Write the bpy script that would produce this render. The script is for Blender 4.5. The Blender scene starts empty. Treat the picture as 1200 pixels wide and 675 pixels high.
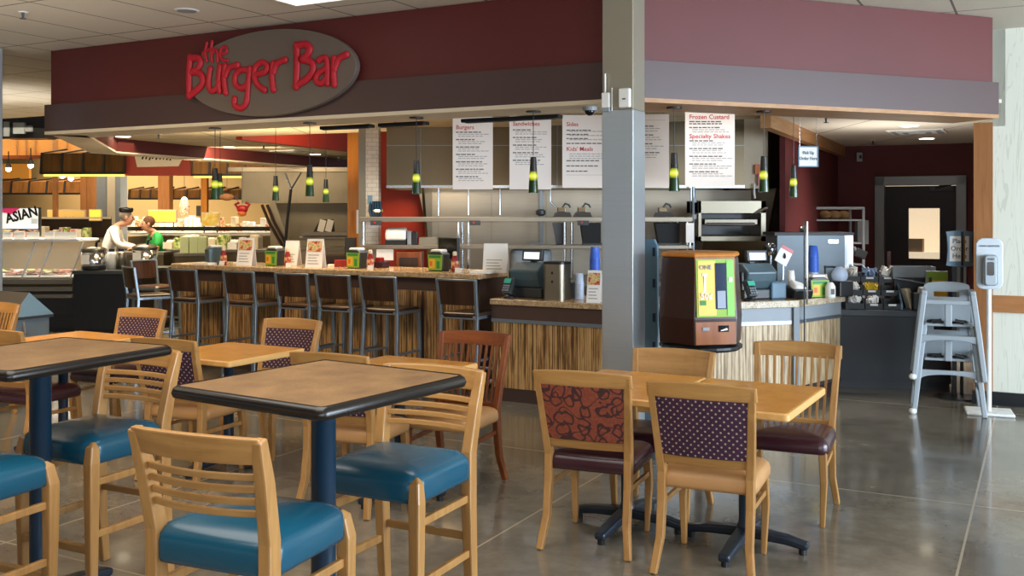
import bpy, bmesh, math, random
from mathutils import Vector, Matrix
random.seed(7)
C = bpy.context.scene.collection
PI = math.pi
F, CX, HY, H = 1167.0, 600.0, 250.0, 1.65      # focal length in pixels of the 1200 px frame, horizon row, eye height
BX, BY = .882, -.471                            # the building's two plan directions
AX, AY = .471, .882
GRID = math.atan2(BY, BX)

def P(x, y, d): return Vector(((x-CX)/F*d, d, H-(y-HY)/F*d))
def XD(x, d): return (x-CX)/F*d
def ZD(y, d): return H-(y-HY)/F*d

# ---------------------------------------------------------------- materials
def lin(c):
    if isinstance(c, str):
        c = [int(c[i:i+2], 16)/255 for i in (1, 3, 5)]
    return [(v/12.92 if v <= .04045 else ((v+.055)/1.055)**2.4) for v in c[:3]] + [1]
_m = {}
class NT:
    def __init__(s, name):
        s.m = bpy.data.materials.new(name); s.m.use_nodes = True
        s.n = s.m.node_tree.nodes; s.l = s.m.node_tree.links; s.n.clear()
        s.out = s.n.new('ShaderNodeOutputMaterial'); s.p = s.n.new('ShaderNodeBsdfPrincipled')
        s.l.new(s.p.outputs[0], s.out.inputs[0])
    def node(s, t, **k):
        n = s.n.new(t)
        for a, b in k.items(): setattr(n, a, b)
        return n
    def link(s, a, b): s.l.new(a, b)
    def coords(s, scale=(1, 1, 1), rot=(0, 0, 0)):
        t = s.node('ShaderNodeTexCoord'); mp = s.node('ShaderNodeMapping')
        mp.inputs['Scale'].default_value = scale; mp.inputs['Rotation'].default_value = rot
        s.link(t.outputs['Object'], mp.inputs[0]); return mp.outputs[0]
    def noise(s, vec, scale=5, detail=3, rough=.5, dist=0):
        n = s.node('ShaderNodeTexNoise'); n.inputs['Scale'].default_value = scale
        n.inputs['Detail'].default_value = detail; n.inputs['Roughness'].default_value = rough
        n.inputs['Distortion'].default_value = dist
        s.link(vec, n.inputs['Vector']); return n.outputs['Fac']
    def ramp(s, fac, stops, interp='LINEAR'):
        r = s.node('ShaderNodeValToRGB'); r.color_ramp.interpolation = interp
        e = r.color_ramp.elements
        while len(e) < len(stops): e.new(.5)
        for k, (p, c) in enumerate(stops): e[k].position = p; e[k].color = lin(c)
        s.link(fac, r.inputs[0]); return r.outputs[0]
    def math(s, op, a, b=None):
        n = s.node('ShaderNodeMath', operation=op)
        for i, v in enumerate((a, b)):
            if v is None: continue
            if isinstance(v, (int, float)): n.inputs[i].default_value = v
            else: s.link(v, n.inputs[i])
        return n.outputs[0]
    def mix(s, fac, a, b):
        n = s.node('ShaderNodeMix', data_type='RGBA')
        if isinstance(fac, (int, float)): n.inputs[0].default_value = fac
        else: s.link(fac, n.inputs[0])
        for i, v in ((6, a), (7, b)):
            if isinstance(v, (list, tuple, str)): n.inputs[i].default_value = lin(v)
            else: s.link(v, n.inputs[i])
        return n.outputs[2]
    def set(s, **k):
        for a, b in k.items():
            a = {'col': 'Base Color', 'rough': 'Roughness', 'metal': 'Metallic', 'spec': 'Specular IOR Level', 'coat': 'Coat Weight',
                 'trans': 'Transmission Weight', 'ior': 'IOR', 'alpha': 'Alpha', 'emit': 'Emission Strength', 'ecol': 'Emission Color', 'normal': 'Normal'}[a]
            i = s.p.inputs[a]
            if isinstance(b, str): i.default_value = lin(b)
            elif isinstance(b, (int, float, list, tuple)): i.default_value = b
            else: s.link(b, i)
        return s
    def bump(s, h, strength=.2, dist=.01):
        b = s.node('ShaderNodeBump'); b.inputs['Strength'].default_value = strength; b.inputs['Distance'].default_value = dist
        s.link(h, b.inputs['Height']); s.link(b.outputs[0], s.p.inputs['Normal'])

def plain(name, col, rough=.5, metal=0, vary=.08, scale=9, **k):
    """a surface of one colour with a slight procedural mottling"""
    if name in _m: return _m[name]
    t = NT(name); v = t.coords()
    base = lin(col)
    f = t.noise(v, scale, 3)
    n = t.node('ShaderNodeMix', data_type='RGBA'); t.link(f, n.inputs[0])
    n.inputs[6].default_value = [c*(1-vary) for c in base[:3]]+[1]
    n.inputs[7].default_value = [min(1, c*(1+vary)) for c in base[:3]]+[1]
    t.set(col=n.outputs[2], rough=rough, metal=metal, **k); _m[name] = t.m; return t.m
def wood(name, c0, c1, rough=.35, axis=2, scale=1.0, spec=.5):
    if name in _m: return _m[name]
    t = NT(name); s = [14*scale, 14*scale, 14*scale]; s[axis] = 1.1*scale
    f = t.noise(t.coords(s), 1.6, 5, .6, .6)
    t.set(col=t.ramp(f, [(.25, c0), (.75, c1)]), rough=rough, spec=spec); _m[name] = t.m; return t.m
def steel(name, col='#b9bdc0', rough=.28, axis=2, metal=.95, amp=.12):
    if name in _m: return _m[name]
    t = NT(name); s = [60, 60, 60]; s[axis] = 1.2
    f = t.noise(t.coords(s), 2.0, 3)
    g = t.noise(t.coords((1, 1, 1)), 1.7, 2)
    h = t.math('MULTIPLY', f, .35)
    h = t.math('ADD', h, t.math('MULTIPLY', g, .65))
    base = lin(col)
    n = t.node('ShaderNodeMix', data_type='RGBA'); t.link(h, n.inputs[0])
    n.inputs[6].default_value = [c*(1-amp*1.8) for c in base[:3]]+[1]; n.inputs[7].default_value = [min(1, c*(1+amp)) for c in base[:3]]+[1]
    t.set(col=n.outputs[2], metal=metal, rough=rough); _m[name] = t.m; return t.m
def emis(name, col, strength, base=None):
    if name in _m: return _m[name]
    t = NT(name); t.set(col=base or col, ecol=col, emit=strength, rough=.5); _m[name] = t.m; return t.m
def glass(name, col='#e8f4f0', alpha=.18, rough=.05):
    if name in _m: return _m[name]
    t = NT(name); t.set(col=col, rough=rough, alpha=alpha, spec=.6); _m[name] = t.m; return t.m

M_ = {}
M_['maple'] = wood('maple', '#946838', '#bb8c52', .32)
M_['maple_h'] = wood('maple_h', '#976a38', '#be8f53', .32, axis=0)
M_['mahog'] = wood('mahogany', '#5f2c0f', '#8d4a1e', .35)
M_['mahog_h'] = wood('mahogany_h', '#673010', '#964f20', .35, axis=0)
M_['walnut'] = wood('dark_stained_wood', '#24150e', '#43291b', .3)
M_['post_wood'] = wood('cherry_post', '#87552c', '#a8703e', .45)
M_['orange_wood'] = wood('amber_post', '#b06a1c', '#c9822a', .5)
M_['soffit_wood'] = wood('soffit_wood', '#97693f', '#b58a5b', .5, axis=0)
M_['rail_wood'] = wood('rail_wood', '#9a6234', '#b77d49', .5, axis=0)
M_['blue_vinyl'] = plain('teal_blue_vinyl', '#154f66', .24, vary=.12, scale=4, spec=.6)
M_['tan_vinyl'] = plain('tan_vinyl', '#b98957', .42, vary=.16, scale=6)
M_['plum_vinyl'] = plain('plum_vinyl', '#3a1b22', .26, vary=.15, scale=5, spec=.6)
M_['black'] = plain('black_metal', '#15171a', .4)
M_['navy'] = plain('navy_metal', '#173044', .32, vary=.1, scale=3)
M_['base_metal'] = plain('blue_black_metal', '#1d2733', .38)
M_['black_edge'] = plain('black_bullnose', '#1b1613', .22, vary=.2, scale=20)
M_['silver'] = steel('stool_metal', '#8b98a3', .35, metal=.75)
M_['steel'] = steel('stainless', '#99917f', .32)
M_['steel_h'] = steel('stainless_h', '#958c7d', .34, axis=0)
M_['steel_warm'] = steel('stainless_warm', '#7a6c56', .36, amp=.22)
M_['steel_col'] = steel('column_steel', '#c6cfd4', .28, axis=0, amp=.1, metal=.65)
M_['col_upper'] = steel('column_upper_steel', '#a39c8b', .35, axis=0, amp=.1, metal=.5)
M_['door_steel'] = plain('door_frame_steel', '#8f979b', .35, metal=.3)
M_['far_steel'] = steel('far_hood_steel', '#a59a84', .4, amp=.3, metal=.45)
M_['chrome'] = steel('chrome', '#d8dcde', .15)
M_['white'] = plain('white_plastic', '#e8e8e4', .4)
M_['paper'] = plain('white_paper', '#f2efe9', .6, vary=.03)
M_['cream'] = plain('cream_paint', '#d9cbb0', .7, vary=.04)
M_['grey'] = plain('grey_plastic', '#8d959b', .45)
M_['hc_grey'] = plain('pale_grey_plastic', '#9ba4aa', .42, vary=.06)
M_['blue_grey'] = plain('blue_grey_plastic', '#5f7f95', .4)
M_['pos'] = plain('slate_plastic', '#4a5f68', .35)
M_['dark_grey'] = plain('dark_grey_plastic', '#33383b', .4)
M_['burgundy'] = plain('burgundy_paint', '#5b201d', .55, vary=.1, scale=2)
M_['burg_wall'] = plain('dark_burgundy_paint', '#5d2023', .6, vary=.06, scale=2)
M_['taupe'] = plain('taupe_band_paint', '#4b3634', .45, vary=.06, scale=2)
M_['red_wall'] = plain('red_paint', '#b3341f', .55, vary=.05, scale=2)
M_['kick'] = plain('dark_brown_laminate', '#3d2b25', .4)
M_['apron'] = plain('brown_laminate', '#4a352c', .4)
M_['yellow_green'] = plain('lime_card', '#8fb638', .5)
M_['yellow'] = plain('yellow_card', '#e8b631', .5)
M_['orange'] = plain('orange_print', '#d9712c', .5)
M_['green'] = plain('green_print', '#2f8a3c', .5)
M_['red'] = plain('red_plastic', '#b3202a', .35)
M_['sign_red'] = plain('sign_letter_red', '#b5162a', .5, vary=.1, scale=30)
M_['plaque'] = plain('grey_plaque', '#685c53', .5, vary=.04)
M_['ketchup'] = plain('ketchup_red', '#8f1d1b', .3)
M_['blue_cup'] = plain('blue_cup', '#3a64c4', .4)
M_['clear_cup'] = glass('clear_cup_plastic', '#cfdcf0', .55, .2)
M_['glass'] = glass('clear_glass', '#dcebe8', .14)
M_['text_dark'] = plain('dark_ink', '#66605c', .7)
M_['text_grey'] = plain('grey_ink', '#aaa29e', .7)
M_['text_red'] = plain('red_ink', '#c43a35', .7)
M_['skin'] = plain('skin', '#c98d6c', .5)
M_['cardboard'] = plain('cardboard', '#b08a5d', .7)
M_['screen'] = plain('black_screen', '#0d0f12', .15)
M_['lcd'] = emis('lcd_white', '#dfe8ee', .9)
M_['lamp'] = emis('downlight_glow', '#fff1d2', 9)
M_['warm_glow'] = emis('warm_strip_glow', '#ffc35a', 2.2)
def _lime():
    t = NT('lime_glow'); tc = t.node('ShaderNodeTexCoord'); sp = t.node('ShaderNodeSeparateXYZ'); t.link(tc.outputs['Generated'], sp.inputs[0])
    q = t.math('ABSOLUTE', t.math('SUBTRACT', sp.outputs[2], .5))
    lw = t.node('ShaderNodeLayerWeight'); lw.inputs[0].default_value = .35
    q = t.math('ADD', q, t.math('MULTIPLY', lw.outputs['Facing'], .35))
    c = t.ramp(q, [(.0, '#f6f27a'), (.22, '#e3e62a'), (.45, '#7f8c14'), (.62, '#2a3a14')])
    t.set(col='#20301a', ecol=c, emit=1.0, rough=.15); return t.m
M_['lime_glow'] = _lime()
M_['sign_glow'] = emis('backlit_yellow', '#ffd04a', 1.1)
M_['room_glow'] = emis('cream_room_self_lit', '#f6e2c0', .95)  # wall and counter emit, in place of lamps in that room
M_['bottle_green'] = plain('dark_green_glass', '#21401f', .12, spec=.7)
M_['shade_top'] = plain('dark_slate_glass', '#161b20', .12, spec=.7)

def _floor():
    t = NT('polished_concrete'); v = t.coords()
    n1 = t.noise(v, 1.1, 6, .62, .4); n2 = t.noise(v, 7, 5, .65)
    f = t.math('ADD', t.math('MULTIPLY', n1, .7), t.math('MULTIPLY', n2, .3))
    col = t.ramp(f, [(.3, '#4c463d'), (.48, '#6d665a'), (.62, '#857d6f'), (.75, '#968e80')])
    sx = t.node('ShaderNodeSeparateXYZ'); t.link(v, sx.inputs[0])
    def lines(o, off, step):
        q = t.math('ADD', o, -off+step/2+step*20)
        q = t.math('SUBTRACT', t.math('MODULO', q, step), step/2)
        return t.math('LESS_THAN', t.math('ABSOLUTE', q), .006)
    ln = t.math('MAXIMUM', lines(sx.outputs[0], -.35, 2.12), lines(sx.outputs[1], 6.19, 2.98))
    col = t.mix(ln, col, '#a89c88')
    t.set(col=col, rough=t.math('ADD', .1, t.math('MULTIPLY', n2, .14)), spec=.62, coat=.2)
    t.p.inputs['Coat Roughness'].default_value = .06
    return t.m
def _ceil(name, c, sx, sy):
    t = NT(name); v = t.coords()
    s = t.node('ShaderNodeSeparateXYZ'); t.link(v, s.inputs[0])
    def lines(o, step):
        q = t.math('SUBTRACT', t.math('MODULO', t.math('ADD', o, step*60+step/2), step), step/2)
        return t.math('LESS_THAN', t.math('ABSOLUTE', q), .009)
    ln = t.math('MAXIMUM', lines(s.outputs[0], sx), lines(s.outputs[1], sy))
    n = t.noise(v, 90, 2)
    base = t.mix(t.math('MULTIPLY', n, .35), c, '#9b9486')
    t.set(col=t.mix(ln, base, '#6f675b'), rough=.85); t.bump(n, .15, .004)
    return t.m
def _reed(name, cs):
    t = NT(name)
    f = t.noise(t.coords((95, 95, .9)), 1.0, 3, .7)
    g = t.noise(t.coords((30, 30, 6)), 1.0, 2)
    q = t.math('ADD', t.math('MULTIPLY', f, .8), t.math('MULTIPLY', g, .2))
    t.set(col=t.ramp(q, [(.34, cs[0]), (.44, cs[1]), (.5, cs[2]), (.57, cs[3]), (.66, cs[2])]), rough=.45); t.bump(f, .4, .006)
    return t.m
def _granite(name, a, b, c):
    t = NT(name); v = t.coords()
    q = t.math('ADD', t.math('MULTIPLY', t.noise(v, 120, 2), .6), t.math('MULTIPLY', t.noise(v, 24, 3), .4))
    t.set(col=t.ramp(q, [(.36, a), (.5, b), (.64, c)]), rough=.16, spec=.6); return t.m
def _tabletop(name, a, b, rough):
    t = NT(name); v = t.coords()
    q = t.math('ADD', t.math('MULTIPLY', t.noise(v, 150, 2), .45), t.math('MULTIPLY', t.noise(v, 9, 4), .55))
    t.set(col=t.ramp(q, [(.35, a), (.65, b)]), rough=rough); return t.m
def _dots():
    t = NT('plum_dot_fabric'); v = t.coords((41, 41, 41), (PI/2, 0, 0))
    r = t.node('ShaderNodeMapping'); r.inputs['Rotation'].default_value = (0, 0, PI/4); t.link(v, r.inputs[0])
    vo = t.node('ShaderNodeTexVoronoi'); vo.voronoi_dimensions = '2D'; vo.inputs['Randomness'].default_value = 0; vo.inputs['Scale'].default_value = 1
    t.link(r.outputs[0], vo.inputs['Vector'])
    f = t.math('LESS_THAN', vo.outputs['Distance'], .19)
    base = t.ramp(t.noise(t.coords(), 60, 3), [(.3, '#2c1228'), (.7, '#401d3a')])
    t.set(col=t.mix(f, base, '#b3967e'), rough=.8); return t.m
def _scroll():
    t = NT('rust_scroll_fabric'); v = t.coords((1, 1, 1), (PI/2, 0, 0))
    nz = t.node('ShaderNodeTexNoise'); nz.inputs['Scale'].default_value = 22; nz.inputs['Detail'].default_value = 0; t.link(v, nz.inputs['Vector'])
    mx = t.node('ShaderNodeMix', data_type='RGBA', blend_type='ADD'); mx.inputs[0].default_value = .045; t.link(v, mx.inputs[6]); t.link(nz.outputs['Color'], mx.inputs[7])
    vo = t.node('ShaderNodeTexVoronoi'); vo.voronoi_dimensions = '2D'; vo.inputs['Scale'].default_value = 13; vo.inputs['Randomness'].default_value = .8; t.link(mx.outputs[2], vo.inputs['Vector'])
    q = t.math('ABSOLUTE', t.math('SUBTRACT', vo.outputs['Distance'], .36))
    q2 = t.math('ABSOLUTE', t.math('SUBTRACT', t.noise(v, 9, 0, .3, .5), .5))
    f = t.math('MAXIMUM', t.math('LESS_THAN', q, .07), t.math('LESS_THAN', q2, .022))
    n2 = t.noise(v, 70, 2)
    t.set(col=t.mix(f, t.ramp(n2, [(.3, '#7a3825'), (.7, '#93482f')]), '#43221f'), rough=.8); return t.m
def _wallpaper():
    t = NT('pale_wood_grain_panel')
    f = t.noise(t.coords((6, 6, .45)), 1.5, 3, .5, .8)
    q = t.math('FRACT', t.math('MULTIPLY', f, 9))
    f2 = t.math('LESS_THAN', q, .13)
    t.set(col=t.mix(t.math('MULTIPLY', f2, .5), '#dfdfcf', '#c2c2ae'), rough=.6); return t.m
def _tiles():
    t = NT('white_subway_tile'); v = t.coords((1, 1, 1), (PI/2, 0, 0))
    b = t.node('ShaderNodeTexBrick'); b.inputs['Scale'].default_value = 1; b.inputs['Brick Width'].default_value = .10; b.inputs['Row Height'].default_value = .045
    b.inputs['Mortar Size'].default_value = .0025; b.inputs['Color1'].default_value = lin('#d4d0c8'); b.inputs['Color2'].default_value = lin('#c8c4bc'); b.inputs['Mortar'].default_value = lin('#aaa59c')
    t.link(v, b.inputs['Vector']); t.set(col=b.outputs[0], rough=.25); return t.m
def _photo(name, cols, scale):
    t = NT(name); f = t.noise(t.coords(), scale, 2)
    n = len(cols); t.set(col=t.ramp(f, [(.3+.4*i/(n-1), c) for i, c in enumerate(cols)]), rough=.5); return t.m
def _awning(name, a, b):
    t = NT(name); f = t.noise(t.coords((9, 9, 1)), 1.2, 4)
    t.set(col=t.ramp(f, [(.3, a), (.7, b)]), rough=.9, spec=.1); return t.m
M_['floor'] = _floor()
M_['ceil'] = _ceil('acoustic_ceiling_tile', '#d8cfbd', .61, 1.22)
M_['ceil_in'] = _ceil('kitchen_ceiling_tile', '#cdbf9f', 1.22, .61)
M_['ceil_pick'] = _ceil('pickup_ceiling_tile', '#d8d0c0', 1.22, 2.44)
M_['reed'] = _reed('reed_panel', ('#2a1a0d', '#63421f', '#93693a', '#c9a26a'))
M_['reed_pale'] = _reed('pale_reed_panel', ('#57432f', '#8d7352', '#b39a77', '#e0cda9'))
M_['granite'] = _granite('brown_granite', '#86684a', '#b3936c', '#d8bf97')
M_['granite_pale'] = _granite('pale_granite', '#8f7d62', '#bfae92', '#dccfb6')
M_['top_brown'] = _tabletop('brown_speckle_laminate', '#70543a', '#94734c', .42)
M_['top_yellow'] = _tabletop('honey_laminate', '#c58230', '#dd9c45', .25)
M_['edge_yellow'] = wood('pale_table_edge', '#d39c55', '#e6b673', .35, axis=0)
M_['dots'] = _dots(); M_['scroll'] = _scroll()
M_['wallpaper'] = _wallpaper(); M_['tiles'] = _tiles()
M_['foodphoto'] = _photo('burger_print', ['#5e2a18', '#c2513a', '#e3c38c', '#8fa34a'], 26)
M_['food_mix'] = _photo('mixed_food', ['#7a3b20', '#c98a45', '#e6d6ae', '#b8452e', '#7d9440'], 14)
M_['salad'] = _photo('leafy_food', ['#3f5a24', '#7f9a3e', '#cfcf8a', '#d9d2b0'], 18)
M_['meat'] = _photo('sliced_meat', ['#c86a52', '#e0907a', '#f0dccb', '#d0402f'], 22)
M_['packs'] = _photo('packaged_goods', ['#5c4630', '#d8cdb8', '#c97f38', '#e8e2d6', '#8c3b2c'], 16)
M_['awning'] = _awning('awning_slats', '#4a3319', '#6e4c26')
M_['awning_lit'] = _awning('awning_slats_lit', '#5e3c1b', '#835629')  # same slats in a paler colour, as if under more light
M_['tan_wall'] = plain('tan_plaster', '#c2a878', .8, vary=.06, scale=1)
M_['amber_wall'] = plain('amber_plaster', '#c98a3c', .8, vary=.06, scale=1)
M_['yellow_sign_print'] = _photo('yellow_menu_print', ['#e8b030', '#f2d565', '#f6ecc4'], 12)

# ---------------------------------------------------------------- mesh builder
class MB:
    def __init__(s): s.v = []; s.f = []; s.mi = []; s.cur = 0
    def mat(s, i): s.cur = i; return s
    def add(s, vs, fs):
        o = len(s.v); s.v += [Vector(v) for v in vs]
        for f in fs: s.f.append([i+o for i in f]); s.mi.append(s.cur)
        return s
    def box(s, c, d, rz=0, rx=0, ry=0):
        m = Matrix.Translation(Vector(c)) @ Matrix.Rotation(rz, 4, 'Z') @ Matrix.Rotation(ry, 4, 'Y') @ Matrix.Rotation(rx, 4, 'X')
        vs = [m @ Vector((d[0]*(i-.5), d[1]*(j-.5), d[2]*(k-.5))) for i in (0, 1) for j in (0, 1) for k in (0, 1)]
        return s.add(vs, [(0, 1, 3, 2), (4, 6, 7, 5), (0, 4, 5, 1), (2, 3, 7, 6), (0, 2, 6, 4), (1, 5, 7, 3)])
    def sweep(s, pts, secs, side=Vector((1, 0, 0)), n=4, closed_ends=True):
        """rectangular (n=4) or round bar along pts, secs = [(w along side, h)]"""
        pts = [Vector(p) for p in pts]; rings = []
        for i, p in enumerate(pts):
            t = (pts[min(i+1, len(pts)-1)]-pts[max(i-1, 0)]).normalized()
            a = side - t*side.dot(t)
            if a.length < 1e-4: a = Vector((0, 1, 0)) - t*t.y
            if a.length < 1e-4: a = Vector((1, 0, 0))
            a.normalize(); b = t.cross(a)
            w, h = secs[min(i, len(secs)-1)]
            if n == 4: rings.append([p+a*w/2*x+b*h/2*y for x, y in ((-1, -1), (1, -1), (1, 1), (-1, 1))])
            else: rings.append([p+a*w/2*math.cos(2*PI*k/n)+b*h/2*math.sin(2*PI*k/n) for k in range(n)])
        vs = [v for r in rings for v in r]; fs = []
        for i in range(len(rings)-1):
            for k in range(n): fs.append((i*n+k, i*n+(k+1) % n, (i+1)*n+(k+1) % n, (i+1)*n+k))
        if closed_ends: fs += [tuple(reversed(range(n))), tuple((len(rings)-1)*n+k for k in range(n))]
        return s.add(vs, fs)
    def bar(s, p0, p1, w, h, side=Vector((1, 0, 0))): return s.sweep([p0, p1], [(w, h)], side)
    def tube(s, pts, r, n=8, rs=None):
        return s.sweep(pts, [(2*q, 2*q) for q in (rs or [r])], Vector((.31, .92, .2)), n)
    def cyl(s, c, r, h, n=20, r2=None):
        c = Vector(c); return s.lathe([(r, 0), (r if r2 is None else r2, h)], c, n)
    def lathe(s, prof, c=(0, 0, 0), n=20, caps=True):
        c = Vector(c); vs = []; fs = []
        for r, z in prof: vs += [c+Vector((r*math.cos(2*PI*k/n), r*math.sin(2*PI*k/n), z)) for k in range(n)]
        for i in range(len(prof)-1):
            for k in range(n): fs.append((i*n+k, i*n+(k+1) % n, (i+1)*n+(k+1) % n, (i+1)*n+k))
        if caps: fs += [tuple(reversed(range(n))), tuple((len(prof)-1)*n+k for k in range(n))]
        return s.add(vs, fs)
    def prism(s, poly, z0, z1):
        n = len(poly)
        vs = [(x, y, z0) for x, y in poly]+[(x, y, z1) for x, y in poly]
        return s.add(vs, [tuple(reversed(range(n))), tuple(range(n, 2*n))]+[(i, (i+1) % n, n+(i+1) % n, n+i) for i in range(n)])
    def plate(s, poly, y0, y1):
        """polygon in x,z extruded along y"""
        n = len(poly)
        vs = [(x, y0, z) for x, z in poly]+[(x, y1, z) for x, z in poly]
        return s.add(vs, [tuple(range(n)), tuple(reversed(range(n, 2*n)))]+[(i, n+i, n+(i+1) % n, (i+1) % n) for i in range(n)])
    def side(s, poly, x0, x1):
        """polygon in y,z extruded along x"""
        n = len(poly)
        vs = [(x0, y, z) for y, z in poly]+[(x1, y, z) for y, z in poly]
        return s.add(vs, [tuple(reversed(range(n))), tuple(range(n, 2*n))]+[(i, (i+1) % n, n+(i+1) % n, n+i) for i in range(n)])
    def ball(s, c, r, n=12, m=8):
        c = Vector(c); r = (r, r, r) if not hasattr(r, '__len__') else r
        vs = [c+Vector((0, 0, -r[2]))]; fs = []
        for i in range(1, m):
            a = -PI/2+PI*i/m
            vs += [c+Vector((r[0]*math.cos(a)*math.cos(2*PI*k/n), r[1]*math.cos(a)*math.sin(2*PI*k/n), r[2]*math.sin(a))) for k in range(n)]
        vs.append(c+Vector((0, 0, r[2]))); L = len(vs)-1
        for k in range(n):
            fs.append((0, 1+(k+1) % n, 1+k)); fs.append((L, 1+(m-2)*n+k, 1+(m-2)*n+(k+1) % n))
            for i in range(m-2): fs.append((1+i*n+k, 1+i*n+(k+1) % n, 1+(i+1)*n+(k+1) % n, 1+(i+1)*n+k))
        return s.add(vs, fs)
    def build(s, name, mats, parent=None, bevel=0, smooth=False, loc=None, rz=0, segs=2):
        me = bpy.data.meshes.new(name); me.from_pydata([tuple(v) for v in s.v], [], s.f)
        if not isinstance(mats, (list, tuple)): mats = [mats]
        for m in mats: me.materials.append(M_[m] if isinstance(m, str) else m)
        for p, i in zip(me.polygons, s.mi): p.material_index = i; p.use_smooth = smooth
        b = bmesh.new(); b.from_mesh(me); bmesh.ops.recalc_face_normals(b, faces=b.faces); b.to_mesh(me); b.free()
        me.update()
        o = bpy.data.objects.new(name, me); C.objects.link(o)
        if parent: o.parent = parent
        if loc is not None: o.location = loc
        o.rotation_euler = (0, 0, rz)
        if bevel:
            md = o.modifiers.new('bevel', 'BEVEL'); md.width = bevel; md.segments = segs; md.limit_method = 'ANGLE'; md.angle_limit = math.radians(40)
        return o

def tag(o, label, cat, group=None, kind=None):
    o['label'] = label; o['category'] = cat
    if group: o['group'] = group
    if kind: o['kind'] = kind
    return o
def thing(name, label, cat, loc=(0, 0, 0), rz=0, group=None):
    o = bpy.data.objects.new(name, None); C.objects.link(o); o.empty_display_size = .1
    o.location = loc; o.rotation_euler = (0, 0, rz); return tag(o, label, cat, group)
def struct(o): o['kind'] = 'structure'; return o
def dup(root, loc, rz, label, group=None):
    r = root.copy(); C.objects.link(r); r.location = loc; r.rotation_euler = (0, 0, rz); r['label'] = label
    if group: r['group'] = group
    for ch in list(root.children):
        c = ch.copy(); C.objects.link(c); c.parent = r
        for g in list(ch.children):
            d = g.copy(); C.objects.link(d); d.parent = c
    return r
def letters(name, text, size, mat, parent, loc, rot=(PI/2, 0, 0), ext=.002, align='LEFT', bold=0, sx=1, ls=1.0):
    cu = bpy.data.curves.new(name, 'FONT'); cu.body = text; cu.size = size; cu.extrude = ext; cu.align_x = align; cu.offset = bold; cu.space_line = ls
    cu.resolution_u = 2
    t = bpy.data.objects.new(name, cu); C.objects.link(t)
    bpy.context.view_layer.update()
    me = bpy.data.meshes.new_from_object(t.evaluated_get(bpy.context.evaluated_depsgraph_get()))
    bpy.data.objects.remove(t); bpy.data.curves.remove(cu)
    me.materials.clear(); me.materials.append(M_[mat])
    o = bpy.data.objects.new(name, me); C.objects.link(o); o.parent = parent; o.location = loc; o.rotation_euler = rot; o.scale = (sx, 1, 1)
    return o
def face(fx, fy): return math.atan2(-fx, fy)     # turn that points local +y along (fx, fy)
def rrect(w, d, r, n=5):
    pts = []
    for cx, cy, a0 in ((w/2-r, d/2-r, 0), (-w/2+r, d/2-r, PI/2), (-w/2+r, -d/2+r, PI), (w/2-r, -d/2+r, 1.5*PI)):
        for k in range(n+1):
            a = a0+PI/2*k/n; pts.append((cx+r*math.cos(a), cy+r*math.sin(a)))
    return pts
def pad(mb, w, d, z0, z1, r=.06, crown=.02, c=(0, 0)):
    prof = [(.03, z0), (.006, z0+.004), (0, z0+.02), (0, z1-.04), (.006, z1-.018), (.02, z1-.004), (.045, z1+crown*.3), (.09, z1+crown*.7), (.15, z1+crown)]
    vs = []; n = None
    for ins, z in prof:
        q = rrect(w-2*ins, d-2*ins, max(.012, r-ins*.6)); n = len(q)
        vs += [(x+c[0], y+c[1], z) for x, y in q]
    vs.append((c[0], c[1], z1+crown*1.06)); fs = []
    for i in range(len(prof)-1):
        for k in range(n): fs.append((i*n+k, i*n+(k+1) % n, (i+1)*n+(k+1) % n, (i+1)*n+k))
    L = len(vs)-1; b = (len(prof)-1)*n
    fs += [(b+k, b+(k+1) % n, L) for k in range(n)]; fs.append(tuple(reversed(range(n))))
    mb.add(vs, fs); return mb
def curved(mb, w, z0, z1, yf, th, bow, n=8, w1=None, arch=0):
    """a bent panel between two stiles; yf(z) is the lean, w1 the width at the top"""
    w1 = w1 or w; vs = []
    for side in (0, 1):
        for i in range(n+1):
            u = -1+2*i/n
            for z, ww in ((z0, w), (z1, w1)):
                zz = z+(arch*(1-u*u) if z == z1 else 0)
                vs.append((u*ww/2, yf(z)-bow*(1-u*u)+(th/2 if side else -th/2), zz))
    fs = []; S = 2*(n+1)
    for i in range(n):
        a = 2*i
        fs += [(a, a+2, a+3, a+1), (S+a, S+a+1, S+a+3, S+a+2), (a+1, a+3, S+a+3, S+a+1), (a, S+a, S+a+2, a+2)]
    fs += [(0, 1, S+1, S), (2*n, S+2*n, S+2*n+1, 2*n+1)]
    return mb.add(vs, fs)
def lerpz(path):
    def f(z):
        for (y0, z0), (y1, z1) in zip(path, path[1:]):
            if z <= z1: return y0+(y1-y0)*(z-z0)/(z1-z0)
        return path[-1][0]
    return f
# ---------------------------------------------------------------- the setting
SOF, CEIL, INN = 2.415, 3.234, 2.60
K = Vector((.84, 6.86)); E = Vector((-4.49, 9.70)); R_ = Vector((3.88, 8.04))
def grid(a_lo, a_hi, b_lo, b_hi, z, th=.04):
    return MB().box(((b_lo+b_hi)/2, (a_lo+a_hi)/2, z+th/2), (b_hi-b_lo, a_hi-a_lo, th))
def ab(x, y): return (x*BX+y*BY, x*AX+y*AY)      # world plan -> building plan
def wxy(b, a): return Vector((b*BX+a*AX, b*BY+a*AY, 0))
struct(MB().box((-1, 9.5, -.05), (60, 60, .1)).build('floor', 'floor', rz=GRID))
struct(grid(-9, 10.7, -16, 10, CEIL).build('ceiling', 'ceil', rz=GRID))
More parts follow.
